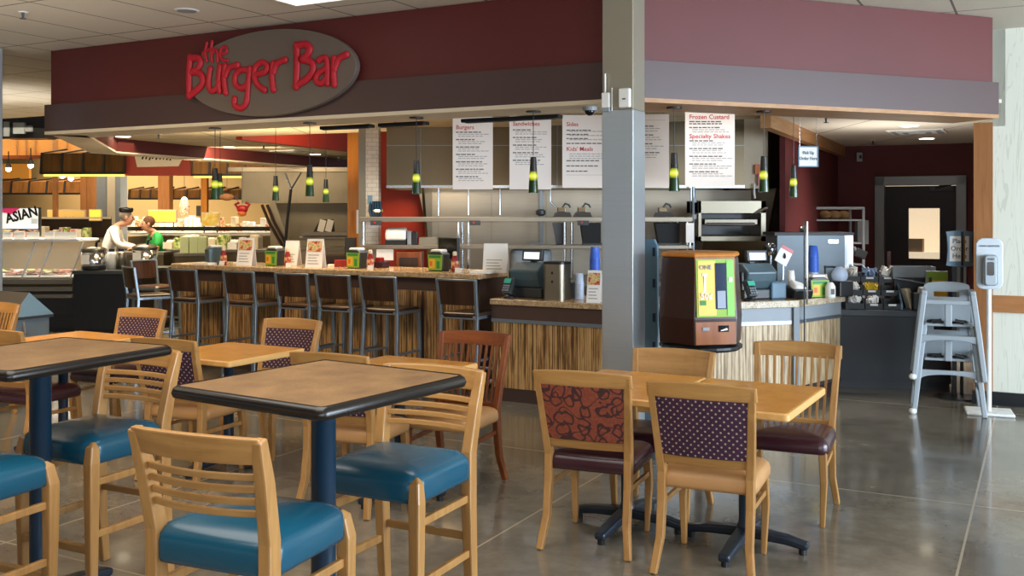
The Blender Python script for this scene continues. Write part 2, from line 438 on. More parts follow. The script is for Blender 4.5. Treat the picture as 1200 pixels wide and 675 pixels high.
# burger bar soffit: front faces left and right of the corner, the left end and the far run
def off_poly(pts, w):
    """strip of width w behind the polyline pts (on its left hand)"""
    pts = [Vector(p) for p in pts]; out = []
    for i, p in enumerate(pts):
        ds = []
        if i: ds.append((p-pts[i-1]).normalized())
        if i < len(pts)-1: ds.append((pts[i+1]-p).normalized())
        ns = [Vector((-d.y, d.x)) for d in ds]
        n = sum(ns, Vector((0, 0)))
        n = n/len(ns); out.append(p+n*(w/max(n.length_squared, .2)))
    return [tuple(p) for p in pts]+[tuple(p) for p in reversed(out)]
E2 = Vector((-5.35, 12.65)); E3 = Vector((-3.15, 17.9))
dR = (R_-K).normalized(); nR = Vector((-dR.y, dR.x)); dL = (E-K).normalized(); nL = Vector((dL.y, -dL.x))
kin = K+Vector((-.02, .48))
def quad(a, b, c, d): return [tuple(a), tuple(b), tuple(c), tuple(d)]
lf = [K, E, E+nL*.45+(-dL)*.2, kin]; rt = [K, kin, R_+nR*.45, R_]
BAND = 2.704
struct(MB().prism([tuple(p) for p in lf], BAND, CEIL-.005).build('wall_soffit_left', 'burgundy'))
struct(MB().prism([tuple(p) for p in rt], BAND, CEIL-.005).build('wall_soffit_right', 'burgundy'))
o_ = .035
lb = [K-nL*o_+Vector((.01, -.0)), E-nL*o_+dL*.05, E+nL*.45, kin]; rb = [K-nR*o_+Vector((.005, 0)), kin, R_+nR*.45+dR*.03, R_-nR*o_+dR*.03]
struct(MB().prism([tuple(p) for p in lb], SOF+.03, BAND).build('trim_1', 'taupe'))
struct(MB().prism([tuple(p) for p in rb], SOF+.03, BAND).build('trim_2', 'taupe'))
struct(MB().prism([tuple(p) for p in lb], SOF, SOF+.03).build('trim_3', 'cream'))
struct(MB().prism([tuple(p) for p in rb], SOF, SOF+.03).build('trim_4', 'soffit_wood'))
# left end and far run of the soffit ring
end = off_poly([E, E2, E3], -.32)
struct(MB().prism(end, SOF+.02, CEIL).build('wall_soffit_far', 'burgundy'))
struct(MB().prism(end, SOF, SOF+.02).build('trim_5', 'cream'))
# raised ceiling over the bar, with the red-sided tray further up over the kitchen
H1 = Vector((-3.49, 12.6)); H2 = Vector((-2.2, 15.85))
Hf = Vector((2.36, 9.47)); Hb = Vector((4.65, 14.2))
struct(MB().prism([tuple(E+nL*.3), tuple(E2), tuple(E3), tuple(H2), tuple(H1), (-3.45, 12.35), tuple(Vector((-2.6, 9.8)))], INN, INN+.03).build('ceiling_bar', 'ceil_in'))
struct(MB().prism([tuple(Vector((-2.6, 9.8))), (-3.45, 12.35), (2.6, 9.95), tuple(Hf), tuple(K+Vector((.3, .4))), tuple(kin)], INN, INN+.03).build('ceiling_counter', 'ceil_in'))
struct(MB().prism([tuple(H1), tuple(H2), (-2.1, 15.8), (-3.40, 12.55)], INN-.02, CEIL).build('wall_tray', 'red_wall'))
struct(grid(6, 15, -9, -2.2, CEIL+.06).build('ceiling_kitchen', 'ceil_in', rz=GRID))
b0, a0 = ab(*Hf); b1, a1 = ab(*Hb)
struct(MB().prism([tuple(Hf), tuple(K+Vector((.3, .42))), tuple(R_+nR*.4+dR*.3), (7.6, 9.2), (9.0, 12.1), tuple(Hb)], INN, INN+.03).build('ceiling_pickup', 'ceil_pick', rz=0))
# walls: back of house, kitchen, market behind, right
def wall_seg(name, p, q, z0, z1, mat, th=.1, kind=True):
    p, q = Vector(p), Vector(q); L = (q-p).length
    o = MB().box((L/2, th/2, (z0+z1)/2), (L, th, z1-z0)).build(name, mat, loc=(p.x, p.y, 0), rz=math.atan2(q.y-p.y, q.x-p.x))
    return struct(o)
def on_a(px, a):                                # where the view column px meets the plan line a = const
    k = (px-CX)/F; y = a/(AY+AX*k); return Vector((k*y, y))
A_back = 14.8
pl, pr, pe = on_a(1034, A_back), on_a(1124, A_back), on_a(1200, A_back)
c0 = on_a(982, A_back)
wall_seg('wall_back_1', c0-Vector((BX, BY))*.3, pl, 0, CEIL, 'burg_wall')
wall_seg('wall_back_2', pr, pe+Vector((BX, BY))*1.5, 0, CEIL, 'burg_wall')
wall_seg('wall_back_3', pl, pr, 2.13, CEIL, 'burg_wall')
wall_seg('wall_kitchen_side', (2.95, 10.75), c0, 0, CEIL, 'burg_wall', .06)
wall_seg('wall_kitchen_end', (3.2, 12.32), (3.70, 12.32), 0, CEIL, 'burg_wall', .05)
wall_seg('trim_6', Hf, Hb, INN-.14, INN+.05, 'soffit_wood', -.1)
wall_seg('wall_kitchen_red', (-2.0, 12.3), (-.9, 12.3), 0, CEIL, 'red_wall')
wall_seg('wall_kitchen_back', (-.9, 12.32), (3.2, 12.32), 0, CEIL, 'steel_warm')
wall_seg('wall_market_back', (-16, 25), (3, 25), 0, 4.4, 'tan_wall')
wall_seg('wall_left', (-16, 6), (-16, 25), 0, 4.4, 'tan_wall', -.1)
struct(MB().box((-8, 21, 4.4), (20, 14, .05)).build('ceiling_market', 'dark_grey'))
A_r = 9.53
w0, w1 = on_a(1163, A_r), on_a(1200, A_r)+Vector((BX, BY))*3.2
wall_seg('wall_right', w0, w1, 0, CEIL, 'wallpaper', .12)
wall_seg('wall_right_return', w0, w0+Vector((AX, AY))*2.2, 2.4, CEIL, 'wallpaper', -.1)
wall_seg('baseboard_right', on_a(1139, A_r-.02), w1-Vector((AX, AY))*.02, 0, .115, 'black', .02)
wall_seg('trim_7', w0-Vector((AX, AY))*.02, w1-Vector((AX, AY))*.02, .80, .945, 'rail_wood', .02)
p0, p1 = on_a(1141, A_r-.01), on_a(1163.5, A_r-.01)
wall_seg('trim_8', p0, p1, 0, SOF+.02, 'post_wood', .28)
wall_seg('wall_pickup_right', on_a(1141, A_r+.3)+Vector((.2, 0)), on_a(1141, A_r+.3)+Vector((AX, AY))*5.2+Vector((1.0, -.4)), 0, INN+.1, 'burg_wall', -.08)
# door to the back of house
dvec = (pr-pl); dl = dvec.length
dr = thing('door_1', 'black service door with a lit window in a steel frame', 'door', (pl.x, pl.y, 0), math.atan2(dvec.y, dvec.x)); dr['kind'] = 'structure'
def door():
    m = MB()
    for x0, x1, z0, z1 in ((.0, .34, 0, 2.03), (.74, dl, 0, 2.03), (.34, .74, 0, 1.02), (.34, .74, 1.72, 2.03)):
        m.box(((x0+x1)/2, .06, (z0+z1)/2), (x1-x0, .045, z1-z0))
    m.build('door_leaf', 'black', dr)
    f = MB()
    f.box((-.03, .0, 1.08), (.13, .14, 2.16)).box((dl+.03, .0, 1.08), (.13, .14, 2.16)).box((dl/2, 0, 2.1), (dl+.19, .14, .13))
    f.build('door_frame', 'door_steel', dr, .006)
    MB().box((.54, .06, 1.37), (.4, .008, .7)).build('window_pane', 'glass', dr)
    c = MB().box((dl-.22, .0, 1.99), (.3, .07, .07)); c.bar((dl-.3, -.05, 2.0), (dl-.05, -.02, 2.06), .03, .02); c.build('door_closer', 'dark_grey', dr)
    MB().box((.09, .0, 1.02), (.06, .06, .2)).build('door_handle', 'chrome', dr, .008)
door()
bw = thing('back_room', 'cream lit back room seen through the door window', 'room', (pl.x+.3, pl.y+1.1, 0), math.atan2(dvec.y, dvec.x)); bw['kind'] = 'structure'
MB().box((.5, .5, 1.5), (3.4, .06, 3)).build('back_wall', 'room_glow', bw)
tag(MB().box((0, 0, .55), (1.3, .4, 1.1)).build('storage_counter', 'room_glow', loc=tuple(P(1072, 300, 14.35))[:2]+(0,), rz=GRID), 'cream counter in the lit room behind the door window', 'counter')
tag(MB().box((0, 0, .09), (.3, .25, .19)).build('cardboard_box', 'cardboard', loc=tuple(P(1069, 300, 14.32))[:2]+(1.1,), rz=GRID, bevel=.005), 'brown cardboard box seen through the black door window', 'box')

# stainless columns
def column(x, y, w, ztop, label, split=None):
    t = thing('steel_column', label, 'column', (x, y, 0), GRID)
    if split:
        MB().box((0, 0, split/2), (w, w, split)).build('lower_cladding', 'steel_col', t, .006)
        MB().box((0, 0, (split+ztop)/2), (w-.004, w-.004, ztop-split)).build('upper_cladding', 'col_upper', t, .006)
    else: MB().box((0, 0, ztop/2), (w, w, ztop)).build('cladding', 'steel_col', t, .006)
    MB().box((0, 0, .05), (w+.02, w+.02, .1)).build('base_trim', 'dark_grey', t, .004)
    return t
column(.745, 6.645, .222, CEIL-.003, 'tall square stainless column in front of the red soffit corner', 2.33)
column(-5.02, 9.48, .22, CEIL-.003, 'stainless column cut by the left edge of the frame', None)
# fixtures on the column's left face: local frame with x along the face
cf = Vector((.745, 6.645, 0)) + Vector((-AX, -AY, 0))*.114
def on_col(u, z): v = cf+Vector((BX, BY, 0))*u; return (v.x, v.y, z)
t = thing('wireless_antenna', 'white antenna box with two thin aerials on the steel column', 'antenna', on_col(-.072, 2.345), GRID)
MB().box((0, -.018, .05), (.055, .03, .10)).build('housing', 'white', t, .006)
MB().box((0, -.016, -.01), (.055, .028, .03)).build('mounting_clip', 'grey', t, .004)
MB().tube([(-.005, -.02, .1), (-.005, -.02, .13), (-.005, -.02, .225)], .006, 8).build('aerial', 'white', t)
MB().tube([(.04, -.012, -.02), (.04, -.012, .13)], .004, 8).build('aerial', 'white', t)
t = thing('sensor_box', 'white sensor box with a dark slot on the steel column', 'sensor', on_col(.062, 2.345), GRID)
MB().box((0, -.02, .058), (.078, .036, .125)).build('housing', 'white', t, .008)
MB().box((0, -.039, .05), (.022, .004, .008)).build('slot', 'dark_grey', t)

# ---------------------------------------------------------------- sign on the soffit
def fas(px, py, out=0.0):
    k = (px-CX)/F; d = dL; tt = (K.x-k*K.y)/(k*d.y-d.x); p = K+d*tt
    return Vector((p.x-nL.x*out, p.y-nL.y*out, H-(py-HY)/F*p.y))
cen = fas(322, 87)
def loc_(px, py):                                # plaque coordinates: u along the fascia, v up
    v = fas(px, py)-cen; return (-(v.x*dL.x+v.y*dL.y), v.z)
sg = thing('shop_sign', 'oval grey plaque with red hand-lettered words the Burger Bar on the soffit', 'sign', (cen.x-nL.x*.001, cen.y-nL.y*.001, cen.z), math.atan2(-dL.y, -dL.x))
MB().plate([(.915*math.cos(a)+.0, .36*math.sin(a)) for a in [2*PI*k/64 for k in range(64)]], -.09, -.036).build('plaque', 'plaque', sg, .006)
STROKES = {'letter_t_small': [[(262, 165), (252, 215), (262, 265)], [(238, 222), (262, 205), (298, 198)]],
 'letter_h_small': [[(292, 155), (286, 215), (292, 268)], [(290, 228), (308, 204), (324, 216), (324, 268)]],
 'letter_e_small': [[(342, 226), (378, 213), (368, 184), (345, 196), (340, 232), (352, 260), (382, 262)]],
 'letter_B': [[(165, 248), (158, 350), (160, 465)], [(165, 252), (210, 250), (225, 275), (208, 312), (180, 330)], [(185, 325), (228, 345), (240, 385), (215, 425), (160, 468)]],
 'letter_u': [[(282, 312), (272, 385), (282, 436), (312, 432), (332, 395)], [(338, 300), (330, 370), (335, 440)]],
 'letter_r': [[(368, 296), (362, 370), (372, 450)], [(370, 350), (395, 305), (440, 290)]],
 'letter_g': [[(508, 322), (462, 318), (428, 350), (430, 402), (468, 424), (504, 390)], [(512, 312), (500, 430), (492, 508), (460, 540), (424, 522), (424, 486)]],
 'letter_e': [[(545, 345), (604, 328), (612, 292), (580, 276), (545, 304), (538, 356), (560, 408), (598, 434)]],
 'letter_r_again': [[(648, 282), (640, 350), (650, 432)], [(650, 332), (672, 282), (718, 260)]],
 'letter_B_again': [[(785, 178), (788, 290), (782, 415)], [(785, 182), (832, 170), (862, 196), (845, 232), (812, 256)], [(812, 256), (872, 276), (880, 322), (848, 368), (785, 408)]],
 'letter_a': [[(916, 262), (950, 248), (964, 282), (964, 396)], [(960, 308), (910, 340), (898, 382), (932, 396), (960, 360)]],
 'letter_r_last': [[(1003, 252), (1000, 330), (1004, 402)], [(1004, 318), (1030, 256), (1075, 230)]]}
def smooth_path(q, n=5):
    if len(q) < 3: return q
    out = []
    for i in range(len(q)-1):
        a, b, c, d = q[max(i-1, 0)], q[i], q[i+1], q[min(i+2, len(q)-1)]
        for j in range(n):
            t = j/n
            out.append(tuple(.5*((2*b[k])+(-a[k]+c[k])*t+(2*a[k]-5*b[k]+4*c[k]-d[k])*t*t+(-a[k]+3*b[k]-3*c[k]+d[k])*t**3) for k in (0, 1)))
    return out+[q[-1]]
for nm, sts in STROKES.items():
    r = .015 if 'small' in nm else (.032 if '_B' in nm else .028)
    m = MB()
    for st in sts:
        q = [loc_(200+x/5, 20+y/5) for x, y in smooth_path(st)]
        pts = [(u, -.11, v) for u, v in q]
        m.tube(pts, r, 10); m.ball(pts[0], r*1.08); m.ball(pts[-1], r*1.08)
    for v in m.v: v.y = -.10+(v.y+.11)*.6
    m.build('sign_letter', 'sign_red', sg, smooth=True)['label'] = 'red letter '+nm.split('_')[1]+' of the sign'

# ---------------------------------------------------------------- dining chairs
RP = [(-.285, 0), (-.235, .16), (-.205, .32), (-.2, .46), (-.235, .62), (-.285, .80), (-.31, .9)]   # rear leg y,z
def chair_frame(t, wm, wh, top, w=.42, stretch=True):
    yf = lerpz(RP); k = top/.9
    path = [(y, z if z <= .46 else .46+(z-.46)*(top-.46)/.44) for y, z in RP]
    yf = lerpz(path)
    for s in (-1, 1):
        pts = [(s*(w/2-.012+(.02 if z < .05 else 0)+max(0, z-.46)*.06), y, z) for y, z in path]
        MB().sweep(pts, [(.032, .036), (.036, .044), (.038, .05), (.038, .052), (.036, .046), (.034, .038), (.032, .032)]).build('rear_leg', wm, t, .005, segs=2)
        MB().sweep([(s*(w/2-.02), .19, 0), (s*(w/2-.012), .2, .24), (s*(w/2-.02), .185, .42)], [(.026, .028), (.036, .04), (.042, .046)]).build('front_leg', wm, t, .005)
        if stretch: MB().bar((s*(w/2-.015), -.2, .31), (s*(w/2-.015), .19, .30), .018, .026).build('stretcher', wm, t, .003)
    return yf
def seat_pad(t, mat, w=.46, z=.475):
    m = MB(); pad(m, w, .44, z-.095, z-.012, .055, .02, (0, .01)); m.build('seat', mat, t, smooth=True)
def make_chair(style, seat, wm='maple', wh='maple_h', label='', loc=(0, 0), f=(0, 1), panel='dots', group=None, top=None):
    top = top or {'pad': .88, 'slat': .89, 'plain': .85}[style]
    t = thing('dining_chair', label, 'chair', (loc[0], loc[1], 0), face(*f), group)
    w = .43
    yf = chair_frame(t, wm, wh, top, w); seat_pad(t, seat)
    wt = w+(top-.46)*.12-.03
    if style == 'pad':
        curved(MB(), wt+.045, top-.062, top+.004, yf, .028, .022, arch=.012).build('crest_rail', wh, t, .005)
        curved(MB(), w-.025, .50, .545, yf, .026, .02).build('lower_rail', wh, t, .004)
        curved(MB(), w-.02, .543, top-.06, yf, .034, .021, w1=wt-.03).build('back_panel', panel, t, .004)
    elif style == 'slat':
        curved(MB(), wt+.045, top-.07, top+.004, yf, .028, .03, arch=.012).build('crest_rail', wh, t, .005)
        curved(MB(), w-.03, .455, .485, yf, .024, .02).build('lower_rail', wh, t, .004)
        for i in range(9):
            u = -1+2*(i+1)/10; m = MB()
            m.sweep([(u*(w/2-.02), yf(z)-.024*(1-u*u), z) for z in (.475, .6, .72, top-.06)][:4] if True else [], [(.014, .016)])
            for j, v in enumerate(m.v): v.x *= 1+.1*(v.z-.475)/.4
            m.build('back_slat', wm, t, .002)
    else:
        curved(MB(), w, .66, top+.004, yf, .022, .03, w1=wt+.045, arch=.01).build('back_board', wh, t, .005)
        curved(MB(), w-.03, .50, .54, yf, .024, .02).build('lower_rail', wh, t, .004)
    return t
G1 = 'wood dining chairs around the honey-topped tables'
fA = (.375, .927); fC = (-.40, -.917)
make_chair('pad', 'plum_vinyl', label='maple chair with rust scroll-pattern back and plum seat beside the right-hand table', loc=(.45, 5.07), f=fA, panel='scroll', group=G1)
make_chair('pad', 'tan_vinyl', label='maple chair with plum dotted back and tan seat, nearest of the right-hand table group', loc=(.965, 4.73), f=(.40, .917), group=G1)
make_chair('slat', 'plum_vinyl', label='maple chair with vertical slat back and plum seat at the right-hand table', loc=(1.53, 5.49), f=fC, group=G1)
make_chair('plain', 'plum_vinyl', label='maple chair with plain board back beneath the tall trash cabinet beside the steel column'.replace('trash cabinet', 'cup dispenser'), loc=(.815, 5.50), f=fC, group=G1)
make_chair('slat', 'tan_vinyl', 'mahog', 'mahog_h', label='reddish mahogany chair with vertical slat back and tan seat', loc=(-.36, 6.01), f=(-.40, -.917), group=G1)
make_chair('pad', 'tan_vinyl', label='dotted back maple chair with tan seat just behind the brown tall table', loc=(-.88, 5.70), f=fA, group=G1)
make_chair('pad', 'tan_vinyl', label='dotted back chair with tan seat between the two tall tables', loc=(-2.0, 6.33), f=fA, group=G1)
make_chair('pad', 'tan_vinyl', label='dotted back chair in front of the bar stools, beyond the middle honey table', loc=(-1.70, 6.88), f=fC, group=G1)
make_chair('pad', 'plum_vinyl', label='dotted back chair in front of the black cabinet, beyond the left honey table', loc=(-3.07, 7.66), f=fC, group=G1)
make_chair('plain', 'plum_vinyl', label='plain backed maple chair with plum seat behind the left tall table', loc=(-3.28, 6.82), f=fA, group=G1, top=.88)
make_chair('slat', 'tan_vinyl', label='slat backed maple chair at the left edge in front of the metal bin', loc=(-4.42, 8.05), f=fC, group=G1)

# ---------------------------------------------------------------- bar-height maple stools with blue seats
SP = [(-.235, 0), (-.215, .2), (-.2, .5), (-.2, .70), (-.235, .88), (-.272, 1.012)]
def make_stool(label, loc, f, group):
    t = thing('tall_wood_stool', label, 'bar chair', (loc[0], loc[1], 0), face(*f), group)
    yf = lerpz(SP); w = .44; top = 1.012
    for s in (-1, 1):
        pts = [(s*(w/2-.012+max(0, z-.70)*.05), y, z) for y, z in SP]
        MB().sweep(pts, [(.036, .04), (.04, .048), (.044, .056), (.044, .056), (.042, .048), (.036, .036)]).build('rear_leg', 'maple', t, .006)
        MB().sweep([(s*(w/2-.01), .195, 0), (s*(w/2-.004), .2, .4), (s*(w/2-.004), .2, .60), (s*(w/2-.012), .19, .665), (s*(w/2-.02), .178, .685)],
                   [(.034, .036), (.044, .048), (.048, .052), (.042, .044), (.022, .022)]).build('front_leg', 'maple', t, .007)
        MB().bar((s*(w/2-.012), -.2, .52), (s*(w/2-.008), .2, .52), .02, .03).build('stretcher', 'maple', t, .004)
        MB().bar((s*(w/2-.012), -.21, .30), (s*(w/2-.008), .2, .30), .02, .03).build('stretcher', 'maple', t, .004)
    MB().bar((-w/2+.01, .2, .24), (w/2-.01, .2, .24), .032, .03, Vector((0, 0, 1))).build('footrest', 'maple_h', t, .004)
    MB().bar((-w/2+.01, -.21, .36), (w/2-.01, -.21, .36), .03, .02, Vector((0, 0, 1))).build('stretcher', 'maple_h', t, .004)
    m = MB(); pad(m, .455, .44, .592, .70, .065, .03, (0, .0)); m.build('seat', 'blue_vinyl', t, smooth=True)
    curved(MB(), w-.0, top-.075, top+.004, yf, .03, .035, w1=w+.025, arch=.004).build('crest_rail', 'maple_h', t, .006)
    for i in range(4):
        z = top-.105-i*.037
        curved(MB(), w-.03, z-.021, z, yf, .016, .035).build('back_slat', 'maple_h', t, .003)
    return t
G2 = 'tall maple stools with blue vinyl seats'
make_stool('blue seated tall stool with slatted back turned to the camera, nearest the centre', (-.815, 3.14), (.386, .93), G2)
make_stool('blue seated tall stool tucked under the right side of the centre tall table', (-.447, 3.88), (-.45, -.89), G2)
make_stool('blue seated tall stool tucked under the right side of the left tall table', (-1.86, 4.44), (-.45, -.89), G2)
make_stool('blue seated tall stool cut by the left edge of the frame', (-2.07, 3.77), (.386, .93), G2)

# ---------------------------------------------------------------- tables
def make_table(label, loc, rz, w, d, h, tall, group):
    t = thing('tall_table' if tall else 'dining_table', label, 'table', (loc[0], loc[1], 0), rz, group)
    top = MB(); rr = .015
    if tall:
        top.prism(rrect(w-.05, d-.05, rr), h-.035, h); top.build('tabletop', 'top_brown', t)
        m = MB(); outer = rrect(w, d, .03); inner = rrect(w-.052, d-.052, rr); n = len(outer)
        prof = []
        for q, z in ((inner, h-.002), (rrect(w-.03, d-.03, .025), h+.002), (rrect(w-.008, d-.008, .03), h-.008), (outer, h-.024), (rrect(w-.008, d-.008, .03), h-.038), (rrect(w-.04, d-.04, .02), h-.044), (inner, h-.04)):
            prof.append([(x, y, z) for x, y in q])
        fs = [(i*n+k, i*n+(k+1) % n, (i+1)*n+(k+1) % n, (i+1)*n+k) for i in range(len(prof)-1) for k in range(n)]
        m.add([v for r in prof for v in r], fs); m.build('edge_band', 'black_edge', t, smooth=True)
    else:
        top.prism(rrect(w-.03, d-.03, rr), h-.03, h+.001); top.build('tabletop', 'top_yellow', t)
        m = MB(); outer = rrect(w, d, .025); inner = rrect(w-.032, d-.032, rr); n = len(outer)
        prof = [[(x, y, z) for x, y in q] for q, z in ((inner, h), (rrect(w-.012, d-.012, .022), h), (outer, h-.006), (outer, h-.03), (rrect(w-.01, d-.01, .02), h-.036), (inner, h-.034))]
        fs = [(i*n+k, i*n+(k+1) % n, (i+1)*n+(k+1) % n, (i+1)*n+k) for i in range(len(prof)-1) for k in range(n)]
        m.add([v for r in prof for v in r], fs); m.build('edge_band', 'edge_yellow', t)
    r = .043 if tall else .033
    MB().lathe([(r+.012, .075), (r+.008, .1), (r, .12), (r, h-.07), (r+.03, h-.05), (.12, h-.04)], n=28).build('column', 'navy', t, smooth=True)
    for a in range(4):
        ca, sa = math.cos(a*PI/2), math.sin(a*PI/2); L = .36 if tall else (.37 if a % 2 == 0 else .31)
        m = MB(); m.sweep([(ca*.0, sa*.0, .075), (ca*.2, sa*.2, .062), (ca*L, sa*L, .042)], [(.075, .05), (.066, .044), (.056, .036)], Vector((-sa, ca, 0)))
        b = m.build('base_arm', 'base_metal', t, .012)
        MB().cyl((ca*(L-.03), sa*(L-.03), 0), .019, .03, 12).build('glide', 'black', b)
    return t
G3 = 'honey-topped dining tables'
make_table('honey-topped dining table, right one of the joined pair', (1.16, 4.95), math.radians(61), .80, .62, .75, False, G3)
make_table('honey-topped dining table next to the steel column, left one of the joined pair', (.61, 5.265), math.radians(61), .80, .62, .75, False, G3)
make_table('honey-topped dining table in front of the mahogany chair', (-.66, 5.86), math.radians(61), .68, .68, .75, False, G3)
make_table('honey-topped dining table between the two dotted chairs at the middle left', (-1.85, 6.5), math.radians(61), .70, .70, .75, False, G3)
make_table('honey-topped dining table in front of the metal bin at far left', (-3.2, 7.1), math.radians(61), .84, .72, .75, False, G3)
G4 = 'tall brown tables with black edges'
make_table('tall brown-topped table with black bullnose edge in the centre foreground', (-.655, 3.46), math.radians(56.5), .745, .715, 1.07, True, G4)
make_table('tall brown-topped table with black bullnose edge at the left edge', (-1.97, 4.16), math.radians(64), .82, .69, 1.07, True, G4)
# ---------------------------------------------------------------- bar counter
BP = Vector((-.30, 8.98)); Ld = Vector((-.8826, .470)); Ad = Vector((.470, .8826)); Bd = -Ld
BR = math.atan2(Bd.y, Bd.x)
BL = 3.95
bar = thing('bar_counter', 'long brown granite bar with reed-panelled front', 'bar', (BP.x+Ld.x*BL, BP.y+Ld.y*BL, 0), BR)
# local: x from 0 (left end) to BL (right end), y inward
MB().prism([(.1, -.0), (BL, 0), (BL, .74), (.22, .74), (0, .62), (0, .1)], 1.05, 1.10).build('countertop', 'granite', bar, .01)
MB().box((BL/2, .42, .575), (BL-.16, .5, .95)).build('carcass', 'kick', bar)
MB().box((BL/2, .16, .985), (BL-.16, .03, .13)).build('apron', 'apron', bar)
MB().box((BL/2, .165, .52), (BL-.18, .02, .80)).build('reed_panel', 'reed', bar)
MB().box((BL/2, .18, .06), (BL-.2, .03, .12)).build('kickplate', 'kick', bar)
MB().box((BL-.085, .41, .575), (.03, .53, .95)).build('end_panel', 'apron', bar)
m = MB(); m.box((BL/2, .152, .925), (BL-.2, .012, .014)); m.box((BL-.12, .15, .62), (.022, .014, .6)); m.build('metal_trim', 'silver', bar)
for x in (.7, 1.55, 2.4, 3.25): MB().box((x, .15, .52), (.02, .012, .78)).build('metal_trim', 'kick', bar)
def on_bar(px, off, base=BP, d=None):
    d = d or Ld; b = base+Ad*off; k = (px-CX)/F
    tt = (b.x-k*b.y)/(k*d.y-d.x); p = b+d*tt; return p
# metal stools along the bar
def make_bar_stool(label, loc, f, group):
    t = thing('bar_stool', label, 'stool', (loc[0], loc[1], 0), face(*f), group)
    for s in (-1, 1):
        MB().sweep([(s*.205, -.235, 0), (s*.19, -.2, .45), (s*.185, -.185, .74), (s*.185, -.2, .84), (s*.195, -.235, 1.07)], [(.028, .028)]).build('rear_leg', 'silver', t, .004)
        MB().sweep([(s*.2, .19, 0), (s*.18, .175, .73)], [(.028, .028)]).build('front_leg', 'silver', t, .004)
        MB().bar((s*.195, -.2, .36), (s*.192, .185, .36), .018, .022).build('stretcher', 'silver', t, .003)
    MB().bar((-.195, .187, .24), (.195, .187, .24), .022, .022, Vector((0, 0, 1))).build('footrest', 'silver', t, .003)
    MB().bar((-.195, -.21, .30), (.195, -.21, .30), .02, .02, Vector((0, 0, 1))).build('stretcher', 'silver', t, .003)
    m = MB()
    for s in (-1, 1): m.bar((s*.185, -.19, .735), (s*.185, .185, .735), .028, .03)
    m.bar((-.185, .185, .735), (.185, .185, .735), .03, .028, Vector((0, 0, 1))); m.bar((-.185, -.185, .735), (.185, -.185, .735), .03, .028, Vector((0, 0, 1)))
    m.build('seat_frame', 'silver', t, .004)
    m = MB(); pad(m, .385, .40, .745, .775, .05, -.006); m.build('seat', 'walnut', t, smooth=True)
    yf = lerpz([(-.2, .84), (-.235, 1.07)])
    curved(MB(), .35, .845, 1.062, yf, .014, .03, w1=.365).build('back_panel', 'walnut', t, .004)
    curved(MB(), .40, 1.058, 1.075, yf, .024, .028).build('top_rail', 'silver', t, .004)
    return t
G5 = 'metal bar stools with dark wood backs along the reed bar'
labs = ['metal bar stool directly behind the mahogany chair, rightmost along the bar', 'second metal bar stool from the right end of the bar', 'third metal bar stool from the right end of the bar',
        'fourth metal bar stool from the right end of the bar', 'fifth metal bar stool from the right, behind the dotted chair', 'metal bar stool at the left end of the reed-panelled front']
proto = None
for px, lb in zip((535, 443, 390, 342, 280, 214), labs):
    p = on_bar(px, -.30)+Ad*.225
    if proto is None: proto = make_bar_stool(lb, (p.x, p.y), tuple(Ad), G5)
    else: dup(proto, (p.x, p.y, 0), face(*Ad), lb)
pe_ = on_bar(176, -.02)
dup(proto, (pe_.x, pe_.y, 0), face(.78, .62), 'metal bar stool past the bar end, beside the black cabinet')
pf_ = on_bar(184, .95)
dup(proto, (pf_.x, pf_.y, 0), face(Bd.x, Bd.y), 'metal bar stool behind the left end of the granite bar top')

# ---------------------------------------------------------------- service counter around the corner
Q0 = Vector((-.20, 8.75)); Qc = Vector((.98, 8.12)); Q1 = Vector((2.46, 8.56)); Q2 = Vector((3.05, 9.12))
sc = thing('service_counter', 'low granite service counter wrapping the corner behind the steel column', 'counter', (0, 0, 0))
def inset(pts, w):
    return off_poly(pts, w)
front = [Q0, Qc, Q1, Q2]
def strip(z0, z1, o0, o1, pts=None, extra=None):
    pts = pts or front
    a = off_poly(pts, o0); b = off_poly(pts, o1); n = len(pts)
    return MB().prism(a[n:][::-1]+b[n:], z0, z1)
strip(.85, .90, 0, .72).build('countertop', 'granite', sc, .008)
sr = strip(.842, .902, -.004, .03, [Qc, Q1, Q2]).build('front_edge', 'granite_pale', sc, .006); sr['label'] = 'pale granite front edge'
strip(.1, .85, .07, .62).build('carcass', 'kick', sc)
strip(.72, .85, .04, .07, [Q0, Qc]).build('apron', 'apron', sc)
strip(.72, .85, .04, .07, [Qc, Q1, Q2]).build('apron', 'grey', sc)['label'] = 'grey metal apron'
strip(.12, .70, .05, .075, [Q0, Qc]).build('reed_panel', 'reed', sc)
strip(.12, .70, .05, .075, [Qc, Q1, Q2]).build('reed_panel', 'reed_pale', sc)['label'] = 'pale reed panel'
strip(.0, .12, .065, .10).build('kickplate', 'kick', sc)
strip(.695, .725, .035, .06).build('metal_trim', 'silver', sc)
strip(.12, .15, .035, .06, [Qc, Q1, Q2]).build('metal_trim', 'chrome', sc)
for q in (Q1,):
    MB().box((q.x-.01, q.y+.03, .42), (.05, .05, .84)).build('corner_post', 'grey', sc)
dQ = (Qc-Q0).normalized(); dQ2 = (Q1-Qc).normalized(); nQ2 = Vector((-dQ2.y, dQ2.x)); nQ = Vector((-dQ.y, dQ.x))
def on_line(px, base, d, n, off):
    b = base+n*off; k = (px-CX)/F; tt = (b.x-k*b.y)/(k*d.y-d.x); return b+d*tt
def scl(px, off): return on_line(px, Q0, dQ, nQ, off)
def scr(px, off): return on_line(px, Qc, dQ2, nQ2, off)

